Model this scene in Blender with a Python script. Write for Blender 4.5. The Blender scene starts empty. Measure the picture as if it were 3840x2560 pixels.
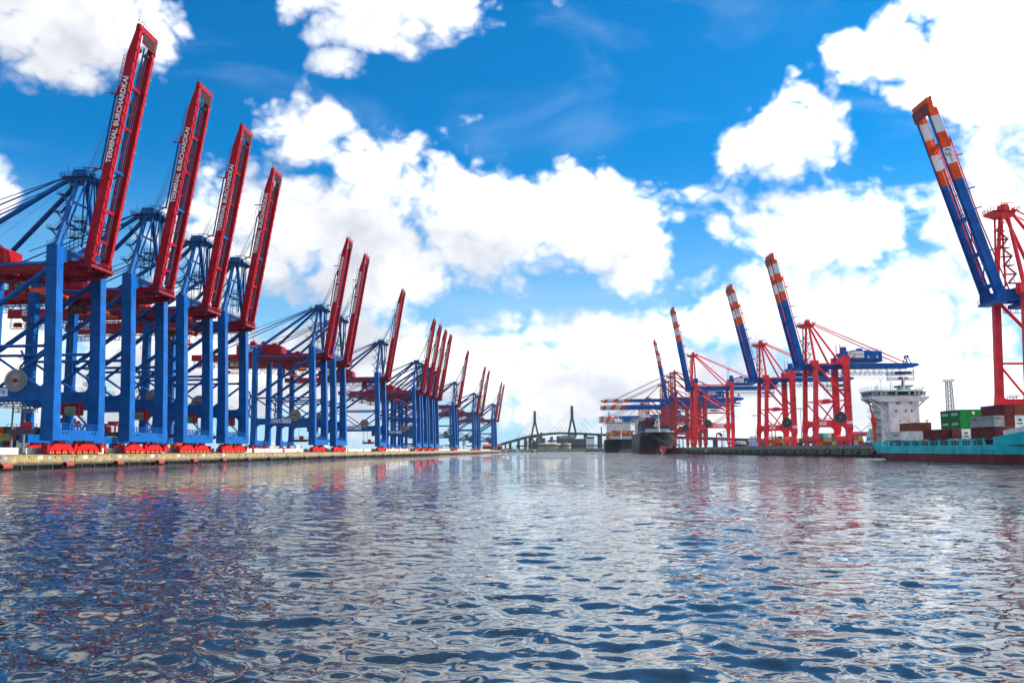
import bpy, math, random
import numpy as np
from mathutils import Vector, Matrix
R = math.radians
sc = bpy.context.scene
col = sc.collection
rnd = random.Random(7)

# ------------------------------------------------------------------ camera
CAM_H = 3.7
cd = bpy.data.cameras.new('camera')
cam = bpy.data.objects.new('camera', cd)
col.objects.link(cam)
cd.sensor_width = 36.0
cd.lens = 36.0 * 3412 / 3840
cd.clip_start = 0.5
cd.clip_end = 30000
cam.matrix_world = (Matrix.Translation((0, 0, CAM_H))
                    @ Matrix.Rotation(math.pi / 2 + math.atan(407 / 3412), 4, 'X')
                    @ Matrix.Rotation(-0.008, 4, 'Z'))
sc.camera = cam

# ------------------------------------------------------------------ light and view
SUN_AZ, SUN_EL = R(76), R(40)          # azimuth from +Y towards +X
sun_dir = Vector((math.sin(SUN_AZ) * math.cos(SUN_EL), math.cos(SUN_AZ) * math.cos(SUN_EL), math.sin(SUN_EL)))
sd = bpy.data.lights.new('sun', 'SUN')
sd.energy = 3.3
sd.angle = R(0.6)
sd.color = (1.0, 0.95, 0.88)
sun = bpy.data.objects.new('sun', sd)
col.objects.link(sun)
sun.rotation_euler = (-sun_dir).to_track_quat('-Z', 'Y').to_euler()
sc.view_settings.view_transform = 'Standard'
sc.view_settings.look = 'None'
sc.view_settings.exposure = 1.35
sc.view_settings.gamma = 1
sc.view_settings.use_curve_mapping = False
sc.render.engine = 'CYCLES'
cy = sc.cycles
cy.max_bounces = 4
cy.diffuse_bounces = 2
cy.glossy_bounces = 2
cy.transmission_bounces = 2
cy.volume_bounces = 0
cy.caustics_reflective = False
cy.caustics_refractive = False
cy.use_denoising = True
cy.use_adaptive_sampling = True
cy.adaptive_threshold = 0.02
cy.adaptive_min_samples = 16
cy.sample_clamp_indirect = 4.0

# ------------------------------------------------------------------ node helper
class NT:
    def __init__(s, nt):
        s.nt = nt
    def n(s, t, **kw):
        nd = s.nt.nodes.new(t)
        for k, v in kw.items():
            setattr(nd, k, v)
        return nd
    def put(s, sock, v):
        if isinstance(v, bpy.types.NodeSocket):
            s.nt.links.new(v, sock)
        elif v is not None:
            sock.default_value = v
    def m(s, op, a, b=None, c=None, clamp=False):
        nd = s.n('ShaderNodeMath', operation=op, use_clamp=clamp)
        for i, v in enumerate((a, b, c)):
            s.put(nd.inputs[i], v)
        return nd.outputs[0]
    def vm(s, op, a, b=None, c=None):
        nd = s.n('ShaderNodeVectorMath', operation=op)
        for i, v in enumerate((a, b, c)):
            s.put(nd.inputs[i], v)
        return nd.outputs['Value'] if op in ('DOT_PRODUCT', 'LENGTH') else nd.outputs['Vector']
    def mix(s, f, a, b, bt='MIX'):
        nd = s.n('ShaderNodeMix', data_type='RGBA', blend_type=bt)
        s.put(nd.inputs[0], f)
        s.put(nd.inputs[6], a)
        s.put(nd.inputs[7], b)
        return nd.outputs[2]
    def ramp(s, v, lo, hi, t0=0.0, t1=1.0, smooth=True):
        nd = s.n('ShaderNodeMapRange', interpolation_type='SMOOTHSTEP' if smooth else 'LINEAR')
        s.put(nd.inputs[0], v)
        for i, x in enumerate((lo, hi, t0, t1)):
            nd.inputs[1 + i].default_value = x
        return nd.outputs[0]
    def noise(s, vec, scale, detail=4, rough=.55, dist=0.0):
        nd = s.n('ShaderNodeTexNoise')
        s.put(nd.inputs['Vector'], vec)
        nd.inputs['Scale'].default_value = scale
        nd.inputs['Detail'].default_value = detail
        nd.inputs['Roughness'].default_value = rough
        nd.inputs['Distortion'].default_value = dist
        return nd.outputs[0]

# ------------------------------------------------------------------ world: sky with cumulus
w = bpy.data.worlds.new('World')
sc.world = w
w.use_nodes = True
w.node_tree.nodes.clear()
W = NT(w.node_tree)
sky = W.n('ShaderNodeTexSky', sky_type='NISHITA')
sky.sun_disc = False
sky.sun_elevation = SUN_EL
sky.sun_rotation = SUN_AZ
sky.air_density = 1.0
sky.dust_density = 0.6
sky.ozone_density = 2.5

# cloud field: heaps of cumulus given by azimuth, elevation and half-axes (radians) all round the sky
HEAPS = [(-0.505, 0.425, 0.115, 0.070), (-0.537, 0.255, 0.038, 0.032), (-0.144, 0.482, 0.105, 0.050), (-0.197, 0.427, 0.038, 0.026),
 (0.068, 0.478, 0.018, 0.012), (0.115, 0.472, 0.023, 0.015), (-0.118, 0.366, 0.022, 0.01), (-0.048, 0.363, 0.016, 0.009),
 (-0.035, 0.335, 0.021, 0.013), (-0.236, 0.336, 0.062, 0.044), (-0.154, 0.31, 0.059, 0.038), (-0.275, 0.235, 0.095, 0.066),
 (-0.182, 0.219, 0.123, 0.067), (-0.059, 0.259, 0.073, 0.067), (-0.005, 0.23, 0.088, 0.064), (0.076, 0.249, 0.082, 0.059),
 (0.143, 0.209, 0.041, 0.041), (0.312, 0.313, 0.062, 0.052), (0.256, 0.252, 0.072, 0.030), (0.349, 0.233, 0.088, 0.05),
 (0.176, 0.262, 0.026, 0.014), (0.394, 0.383, 0.044, 0.029), (0.535, 0.375, 0.105, 0.095), (0.515, 0.215, 0.10, 0.085),
 (0.077, 0.115, 0.123, 0.038), (0.388, 0.134, 0.205, 0.067), (0.256, 0.155, 0.047, 0.018), (-0.195, 0.084, 0.264, 0.05),
 (0.023, 0.054, 0.44, 0.041), (0.279, 0.056, 0.352, 0.059), (-0.372, 0.122, 0.088, 0.053), (-0.115, 0.262, 0.09, 0.045), (-0.02, 0.262, 0.07, 0.05), (-0.44, 0.075, 0.24, 0.062)]
hr = random.Random(3)
for i in range(24):                      # sky goes on beyond the picture; unseen heaps enlarged to raise fill light
    a = hr.uniform(0.95, 2 * math.pi - 1.0)
    e = hr.choice((hr.uniform(.05, .3), hr.uniform(.2, .7), hr.uniform(.5, 1.2)))
    HEAPS.append((a if a < math.pi else a - 2 * math.pi, e, hr.uniform(.24, .48) / max(.4, math.cos(e)), hr.uniform(.10, .2)))

def cloud_group(fine):
    grp = bpy.data.node_groups.new('cloud_density', 'ShaderNodeTree')
    grp.interface.new_socket('dir', in_out='INPUT', socket_type='NodeSocketVector')
    grp.interface.new_socket('D', in_out='OUTPUT', socket_type='NodeSocketFloat')
    G = NT(grp)
    gi = G.n('NodeGroupInput')
    go = G.n('NodeGroupOutput')
    sep = G.n('ShaderNodeSeparateXYZ')
    G.put(sep.inputs[0], gi.outputs[0])
    az = G.m('ARCTAN2', sep.outputs[0], sep.outputs[1])
    el = G.m('ARCSINE', sep.outputs[2])
    cmb = G.n('ShaderNodeCombineXYZ')
    G.put(cmb.inputs[0], az)
    G.put(cmb.inputs[1], el)
    ae = cmb.outputs[0]
    warpn = G.n('ShaderNodeTexNoise')
    G.put(warpn.inputs['Vector'], gi.outputs[0])
    warpn.inputs['Scale'].default_value = 9
    warpn.inputs['Detail'].default_value = 3
    wv = G.vm('SUBTRACT', warpn.outputs['Color'], (.5, .5, .5))
    ae = G.vm('MULTIPLY_ADD', wv, (.05, .035, 0), ae)
    acc = None
    for a, e, ra, re in HEAPS:
        ra, re = ra * 1.2, re * 1.2
        v = G.vm('MULTIPLY_ADD', ae, (1 / ra, 1 / re, 0), (-a / ra, -e / re, 0))
        r2 = G.vm('DOT_PRODUCT', v, v)
        kk = max(.3, min(1.0, re / .055))
        if kk < 1:
            r2 = G.m('MULTIPLY_ADD', r2, kk, 1 - kk * .8)
        if acc is None:
            acc = r2
        else:
            nd = G.n('ShaderNodeMath', operation='SMOOTH_MIN')
            G.put(nd.inputs[0], acc)
            G.put(nd.inputs[1], r2)
            nd.inputs[2].default_value = .35
            acc = nd.outputs[0]
    base = G.m('SUBTRACT', 1.0, G.m('MINIMUM', acc, 3.0))
    # perspective flattening towards the horizon
    fl = G.m('DIVIDE', 1.0, G.m('ADD', G.m('ABSOLUTE', sep.outputs[2]), .35))
    pv = G.vm('MULTIPLY', gi.outputs[0], (1, 1, 1.25))
    n1 = G.noise(pv, 8.5, 9 if fine else 3, .60, .1)
    d = G.m('MULTIPLY_ADD', G.m('SUBTRACT', n1, .5), 2.9, base)
    if fine:
        b1 = G.m('ABSOLUTE', G.m('SUBTRACT', G.noise(pv, 24, 0, .5), .5))
        b2 = G.m('ABSOLUTE', G.m('SUBTRACT', G.noise(pv, 55, 1, .5), .5))
        bil = G.m('SUBTRACT', .17, G.m('MULTIPLY_ADD', b2, .55, b1))
        d = G.m('MULTIPLY_ADD', bil, -1.7, d)
    G.put(go.inputs[0], d)
    return grp
GF, GC = cloud_group(True), cloud_group(False)
def dens(vec, grp):
    g = W.n('ShaderNodeGroup')
    g.node_tree = grp
    W.put(g.inputs[0], vec)
    return g.outputs[0]
tc = W.n('ShaderNodeTexCoord')
dirv = tc.outputs['Generated']
d0 = dens(dirv, GF)
toward = W.vm('NORMALIZE', W.vm('ADD', dirv, tuple((sun_dir * .035 + Vector((0, 0, .04)))[:])))
d1 = dens(toward, GC)
cover = W.ramp(d0, -.02, .72)
thick = W.ramp(d1, -.35, .85)
soft = W.noise(dirv, 7, 4, .6)
lit = W.m('SUBTRACT', 1.0, W.m('MULTIPLY', thick, W.ramp(soft, .34, .66, .5, 1.05)))
fine_ = W.noise(dirv, 26, 4, .6)
lit = W.m('MULTIPLY', lit, W.ramp(fine_, .3, .62, .62, 1.0), clamp=True)
CL = 10.0                                  # cloud radiance against the sky's scale
sepw = W.n('ShaderNodeSeparateXYZ')
W.put(sepw.inputs[0], dirv)
cloud = W.mix(lit, (.46 * CL, .485 * CL, .545 * CL, 1), (1.06 * CL, 1.06 * CL, 1.05 * CL, 1))
tint = W.mix(1.0, sky.outputs[0], (.02, .68, 1.14, 1), 'MULTIPLY')
hz = W.ramp(sepw.outputs[2], -.02, .32, 1.0, 0.0)
tint = W.mix(W.m('MULTIPLY', hz, .8), tint, (.38 * CL, .61 * CL, .77 * CL, 1))
# clouds and haze glow more towards the sun
sunw = W.m('MAXIMUM', W.vm('DOT_PRODUCT', dirv, tuple(sun_dir[:])), 0.0)
glow = W.m('MULTIPLY_ADD', W.m('POWER', sunw, 2.4), 2.0, 1.0)
gcol = W.n('ShaderNodeCombineXYZ')
for i_ in range(3):
    W.put(gcol.inputs[i_], glow)
cloud = W.vm('MULTIPLY', cloud, gcol.outputs[0])
# thin high veil
veil = W.noise(W.vm('MULTIPLY', dirv, (1, 1, 3.0)), 3.2, 6, .6, .6)
veilf = W.m('MULTIPLY', W.ramp(veil, .5, .8), .25)
skyc = W.mix(veilf, tint, (.60 * CL, .68 * CL, .78 * CL, 1))
skyc2 = W.mix(cover, skyc, cloud)
bg = W.n('ShaderNodeBackground')
W.put(bg.inputs[0], skyc2)
bg.inputs[1].default_value = .056
out = W.n('ShaderNodeOutputWorld')
W.put(out.inputs[0], bg.outputs[0])
w.cycles.sampling_method = 'MANUAL'
w.cycles.sample_map_resolution = 512

# ------------------------------------------------------------------ materials
def newmat(name):
    m = bpy.data.materials.new(name)
    m.use_nodes = True
    nt = m.node_tree
    b = nt.nodes['Principled BSDF']
    return m, NT(nt), b

def paint(name, rgb, rough=.42, var=.13, dirt=.25, scale=.35, dcol=None, metal=0.0, streak=True):
    """weathered paint: patchy tone, vertical rain streaks and grime with a shape of their own"""
    m, N, b = newmat(name)
    t = N.n('ShaderNodeTexCoord')
    p = t.outputs['Object']
    a = N.noise(p, scale, 5, .6)
    lo = tuple(c * (1 - var * 2) for c in rgb) + (1,)
    hi = tuple(min(1, c * (1 + var * 1.5)) for c in rgb) + (1,)
    c = N.mix(N.ramp(a, .3, .7), lo, hi)
    if streak:
        s = N.noise(N.vm('MULTIPLY', p, (1.3, 1.3, .08)), 1.4, 5, .65)
        dc = (dcol or tuple(x * .45 + .02 for x in rgb)) + (1,)
        c = N.mix(N.m('MULTIPLY', N.ramp(s, .55, .78), dirt), c, dc)
    N.put(b.inputs['Base Color'], c)
    N.put(b.inputs['Roughness'], N.ramp(N.noise(p, scale * 3, 4), .3, .7, max(.05, rough - .1), rough + .12))
    b.inputs['Metallic'].default_value = metal
    b.inputs['Specular IOR Level'].default_value = .14
    return m

def plain(name, rgb, rough=.6, metal=0.0, spec=None):
    m, N, b = newmat(name)
    t = N.n('ShaderNodeTexCoord')
    a = N.noise(t.outputs['Object'], 1.7, 4, .6)
    N.put(b.inputs['Base Color'], N.mix(a, tuple(x * .86 for x in rgb) + (1,), tuple(min(1, x * 1.12) for x in rgb) + (1,)))
    b.inputs['Roughness'].default_value = rough
    b.inputs['Metallic'].default_value = metal
    if spec is not None:
        b.inputs['Specular IOR Level'].default_value = spec
    return m

M = {}
M['blue'] = paint('crane_blue', (.0, .080, .30), dirt=.35)
M['red'] = paint('crane_red', (.33, .002, .014), dirt=.30, dcol=(.16, .004, .012))
M['bogie'] = paint('bogie_red', (.52, .008, .010), dirt=.35)
M['dred'] = paint('dark_red', (.23, .008, .02), dirt=.4)
M['grate'] = plain('steel_grating', (.10, .022, .03), .6)
M['bgrate'] = plain('blue_grating', (.012, .07, .17), .6)
M['white'] = plain('white_paint', (.80, .80, .80), .45)
M['wire'] = plain('wire_rope', (.10, .13, .20), .5)
M['cable'] = plain('black_cable', (.02, .02, .022), .6)
M['yellow'] = plain('yellow_paint', (.75, .42, .01), .5)
M['boot2'] = paint('dark_antifouling', (.11, .022, .024), rough=.6, dirt=.4, dcol=(.16, .05, .045))
M['orange'] = paint('orange_paint', (.90, .088, .010), dirt=.25)
M['steel'] = plain('galvanised_steel', (.20, .21, .22), .5)
M['dsteel'] = plain('dark_reel_steel', (.10, .11, .14), .5)
M['pane'] = plain('painted_sky_pane', (.42, .62, .56), .2)  # pale colour stands in for sky reflected in and seen through glass
M['paleteal'] = plain('pale_turquoise', (.40, .62, .62), .5)
M['tankc'] = plain('cream_tank', (.38, .32, .24), .6)
M['dark'] = plain('dark_steel', (.025, .028, .032), .5)
M['rblue'] = paint('terminal_blue', (.002, .095, .40), dirt=.35)
M['rred'] = paint('terminal_red', (.88, .04, .06), dirt=.2, dcol=(.42, .02, .03))
M['shade_red'] = paint('cloud_shade_red', (.42, .055, .06), dirt=.4, dcol=(.26, .035, .035), rough=.6)  # terminal red with cloud shade put into the colour
M['lgrey'] = plain('pale_grey', (.62, .66, .68), .5)
M['teal'] = paint('hull_teal', (.003, .60, .62), rough=.38, dirt=.45, dcol=(.16, .30, .22))
M['boot'] = paint('antifouling_red', (.19, .042, .042), rough=.6, dirt=.45, dcol=(.22, .09, .075))
M['shipw'] = paint('ship_white', (.90, .89, .90), rough=.4, dirt=.10, dcol=(.5, .42, .34))
M['hullblk'] = paint('hull_black', (.006, .011, .016), rough=.5, dirt=.3, dcol=(.03, .036, .045))
M['pinkw'] = paint('cream_white', (.74, .70, .68), rough=.5, dirt=.2)

def glassmat(name, rgb, rough=.06):
    m, N, b = newmat(name)
    b.inputs['Base Color'].default_value = rgb + (1,)
    b.inputs['Roughness'].default_value = rough
    b.inputs['Specular IOR Level'].default_value = .9
    return m
M['glass'] = glassmat('window_glass', (.03, .05, .06))
M['gglass'] = glassmat('green_glass', (.02, .16, .10))

def concrete(name, c1, c2, stain, moss=0.0, tide=None):
    m, N, b = newmat(name)
    t = N.n('ShaderNodeTexCoord')
    p = t.outputs['Object']
    a = N.noise(p, .5, 8, .65)
    c = N.mix(N.ramp(a, .32, .68), c1 + (1,), c2 + (1,))
    s = N.noise(N.vm('MULTIPLY', p, (1, 1, .12)), 1.6, 6, .7)
    c = N.mix(N.m('MULTIPLY', N.ramp(s, .46, .72), .75), c, stain + (1,))
    s2 = N.noise(N.vm('MULTIPLY', p, (1, 1, .2)), .35, 5, .6)
    if moss:
        c = N.mix(N.m('MULTIPLY', N.ramp(s2, .45, .62), moss), c, (.035, .055, .012, 1))
    if tide:                                       # weed and silt up to the tide mark
        sx = N.n('ShaderNodeSeparateXYZ')
        N.put(sx.inputs[0], p)
        zz = N.m('MULTIPLY_ADD', N.m('SUBTRACT', N.noise(N.vm('MULTIPLY', p, (1, 1, .25)), .9, 5, .65), .5), 1.6, sx.outputs[2])
        c = N.mix(N.m('MULTIPLY', N.ramp(zz, tide - .35, tide + .35, 1.0, 0.0), .8), c, (.045, .04, .022, 1))
        seam = N.m('ABSOLUTE', N.m('SUBTRACT', N.m('FRACT', N.m('MULTIPLY', sx.outputs[1], .2055)), .5))
        c = N.mix(N.ramp(seam, .006, .012, .55, 0.0), c, (.06, .05, .03, 1))
    N.put(b.inputs['Base Color'], c)
    b.inputs['Roughness'].default_value = .88
    bp = N.n('ShaderNodeBump')
    bp.inputs['Strength'].default_value = .5
    bp.inputs['Distance'].default_value = .08
    N.put(bp.inputs['Height'], N.noise(p, 3, 6, .6))
    N.put(b.inputs['Normal'], bp.outputs[0])
    return m
M['quay'] = concrete('quay_concrete', (.22, .15, .055), (.40, .30, .14), (.07, .05, .022), tide=1.75)
M['quayr'] = concrete('mossy_concrete', (.15, .145, .11), (.23, .22, .17), (.07, .075, .05), .7)
M['cap'] = concrete('grey_concrete', (.22, .23, .22), (.32, .33, .32), (.12, .13, .13))
M['wall'] = concrete('pale_concrete', (.44, .42, .37), (.54, .52, .47), (.3, .28, .23))
M['pave'] = concrete('yard_paving', (.16, .16, .155), (.24, .235, .225), (.10, .10, .10))
M['dock'] = plain('dark_wet_timber', (.035, .03, .026), .8)
M['rust'] = paint('rusty_steel', (.26, .055, .04), rough=.75, dirt=.6, dcol=(.09, .03, .02), scale=1.2)

# ------------------------------------------------------------------ mesh builder
class MB:
    def __init__(s):
        s.v = []
        s.f = []
    def add(s, vs, fs):
        o = len(s.v)
        s.v += [tuple(x) for x in vs]
        s.f += [tuple(i + o for i in f) for f in fs]
        return s
    def box(s, x0, x1, y0, y1, z0, z1):
        return s.add([(x0, y0, z0), (x1, y0, z0), (x1, y1, z0), (x0, y1, z0), (x0, y0, z1), (x1, y0, z1), (x1, y1, z1), (x0, y1, z1)],
                     [(0, 3, 2, 1), (4, 5, 6, 7), (0, 1, 5, 4), (1, 2, 6, 5), (2, 3, 7, 6), (3, 0, 4, 7)])
    def cbox(s, c, sx, sy, sz):
        return s.box(c[0] - sx / 2, c[0] + sx / 2, c[1] - sy / 2, c[1] + sy / 2, c[2] - sz / 2, c[2] + sz / 2)
    def loft(s, rings, caps=True, closed=True):
        """rings: lists of points with equal count"""
        n = len(rings[0])
        o = len(s.v)
        for r in rings:
            s.v += [tuple(p) for p in r]
        for i in range(len(rings) - 1):
            for j in range(n if closed else n - 1):
                a = o + i * n + j
                b = o + i * n + (j + 1) % n
                s.f.append((a, b, b + n, a + n))
        if caps:
            s.f.append(tuple(o + j for j in reversed(range(n))))
            s.f.append(tuple(o + (len(rings) - 1) * n + j for j in range(n)))
        return s
    def beam(s, p, q, wd, ht, up=(0, 0, 1), w2=None, h2=None):
        p = Vector(p)
        q = Vector(q)
        d = (q - p).normalized()
        u = Vector(up)
        if abs(d.dot(u)) > .97:
            u = Vector((1, 0, 0)) if abs(d.x) < .9 else Vector((0, 1, 0))
        a = d.cross(u).normalized()
        b = a.cross(d).normalized()
        rs = []
        for c, ww, hh in ((p, wd, ht), (q, w2 or wd, h2 or ht)):
            rs.append([c + a * sx * ww / 2 + b * sy * hh / 2 for sx, sy in ((-1, -1), (1, -1), (1, 1), (-1, 1))])
        return s.loft(rs)
    def tube(s, p, q, r, n=8, r2=None, caps=True):
        p = Vector(p)
        q = Vector(q)
        d = (q - p).normalized()
        u = Vector((0, 0, 1)) if abs(d.z) < .95 else Vector((1, 0, 0))
        a = d.cross(u).normalized()
        b = a.cross(d).normalized()
        rs = []
        for c, rr in ((p, r), (q, r2 or r)):
            rs.append([c + (a * math.cos(2 * math.pi * k / n) + b * math.sin(2 * math.pi * k / n)) * rr for k in range(n)])
        return s.loft(rs, caps)
    def path(s, pts, r, n=5):
        for i in range(len(pts) - 1):
            s.tube(pts[i], pts[i + 1], r, n, caps=(i in (0, len(pts) - 2)))
        return s
    def prism(s, poly, ax, a0, a1):
        """poly in the plane normal to axis ax ('x': (y,z), 'y': (x,z), 'z': (x,y))"""
        def P(u, t, a):
            return {'x': (a, u, t), 'y': (u, a, t), 'z': (u, t, a)}[ax]
        r = [[P(u, t, a0) for u, t in poly], [P(u, t, a1) for u, t in poly]]
        if ax == 'y':
            r = r[::-1]
        return s.loft(r)
    def rail(s, pts, h=1.1, r=.045, step=2.2, mid=True):
        """hand rail along a polyline"""
        for i in range(len(pts) - 1):
            p = Vector(pts[i])
            q = Vector(pts[i + 1])
            for k in ((.5, 1.0) if mid else (1.0,)):
                z = Vector((0, 0, h * k))
                s.beam(p + z, q + z, r * 1.6, r * 1.6)
            n = max(1, int((q - p).length / step))
            for j in range(n + 1):
                c = p + (q - p) * (j / n)
                s.beam(c, c + Vector((0, 0, h)), r * 1.6, r * 1.6)
        return s
    def ladder(s, p, q, side, wd=.6, step=.6, r=.05):
        p = Vector(p)
        q = Vector(q)
        sd = Vector(side).normalized() * wd / 2
        s.beam(p + sd, q + sd, r, r)
        s.beam(p - sd, q - sd, r, r)
        n = int((q - p).length / step)
        for k in range(n + 1):
            c = p + (q - p) * (k / max(1, n))
            s.beam(c - sd, c + sd, r, r)
        return s
    def mesh(s, name, smooth=True):
        me = bpy.data.meshes.new(name)
        me.from_pydata(s.v, [], s.f)
        if smooth:
            me.shade_smooth()
            me.set_sharp_from_angle(angle=R(32))
        me.update()
        return me
    def build(s, name, mat, parent=None, kind=None):
        me = s.mesh(name)
        me.materials.append(M[mat] if isinstance(mat, str) else mat)
        o = bpy.data.objects.new(name, me)
        col.objects.link(o)
        if parent:
            o.parent = parent
        if kind:
            o['kind'] = kind
        return o

def obj(name, me, mat, parent=None):
    o = bpy.data.objects.new(name, me)
    if not me.materials:
        me.materials.append(M[mat] if isinstance(mat, str) else mat)
    else:
        o.material_slots[0].link = 'OBJECT'
        o.material_slots[0].material = M[mat] if isinstance(mat, str) else mat
    col.objects.link(o)
    if parent:
        o.parent = parent
    return o
def empty(name, loc, rz=0.0):
    o = bpy.data.objects.new(name, None)
    col.objects.link(o)
    o.location = loc
    o.rotation_euler = (0, 0, rz)
    o.empty_display_size = .5
    return o
def tag(o, label, cat, group=None):
    o['label'] = label
    o['category'] = cat
    if group:
        o['group'] = group
    return o
def struct(o, label=None):
    o['kind'] = 'structure'
    if label:
        o['label'] = label
    return o
ORD = ['first', 'second', 'third', 'fourth', 'fifth', 'sixth', 'seventh', 'eighth', 'ninth', 'tenth', 'eleventh', 'twelfth', 'thirteenth',
       'fourteenth', 'fifteenth', 'sixteenth', 'seventeenth', 'eighteenth', 'nineteenth', 'twentieth']
def ordn(i):
    if i < 20:
        return ORD[i]
    tens = ['', '', 'twenty', 'thirty', 'forty', 'fifty', 'sixty', 'seventy', 'eighty', 'ninety'][(i + 1) // 10]
    k = (i + 1) % 10
    return tens + '-' + ORD[k - 1] if k else tens[:-1] + 'ieth'
KIDS = {}
def copy_tree(root, skip=()):
    """a copy of a thing with copies of its parts and sub-parts"""
    if not KIDS:
        pass
    def kids(o):
        return [c for c in bpy.data.objects if c.parent is o]
    if root.name not in KIDS:
        KIDS[root.name] = [(c, kids(c)) for c in kids(root)]
    r = root.copy()
    col.objects.link(r)
    for ch, sub in KIDS[root.name]:
        if ch.name.split('.')[0] in skip:
            continue
        c = ch.copy()
        col.objects.link(c)
        c.parent = r
        for g in sub:
            if g.name.split('.')[0] in skip:
                continue
            d = g.copy()
            col.objects.link(d)
            d.parent = c
    return r
TXT = {}
def text_mesh(body, size, bold=0.0, shear=0.0, ext=.02, align='LEFT', space=1.0):
    cu = bpy.data.curves.new('t', 'FONT')
    cu.body = body
    cu.size = size
    cu.offset = bold
    cu.shear = shear
    cu.extrude = ext
    cu.align_x = align
    cu.align_y = 'CENTER'
    cu.space_character = space
    cu.resolution_u = 3
    o = bpy.data.objects.new('t', cu)
    col.objects.link(o)
    bpy.context.view_layer.update()
    me = bpy.data.meshes.new_from_object(o)
    bpy.data.objects.remove(o)
    bpy.data.curves.remove(cu)
    me.materials.clear()
    return me
def text(name, body, size, mat, parent, pos, xdir, up, width=None, **kw):
    me = text_mesh(body, size, **kw)
    x = Vector(xdir).normalized()
    u = Vector(up).normalized()
    z = x.cross(u)
    mt = Matrix((x, u, z)).transposed().to_4x4()
    s = 1.0
    if width:
        xs = [v.co.x for v in me.vertices]
        s = width / (max(xs) - min(xs))
    me.transform(Matrix.Translation(pos) @ mt @ Matrix.Diagonal((s, 1, 1, 1)))
    return obj(name, me, mat, parent)

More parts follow.
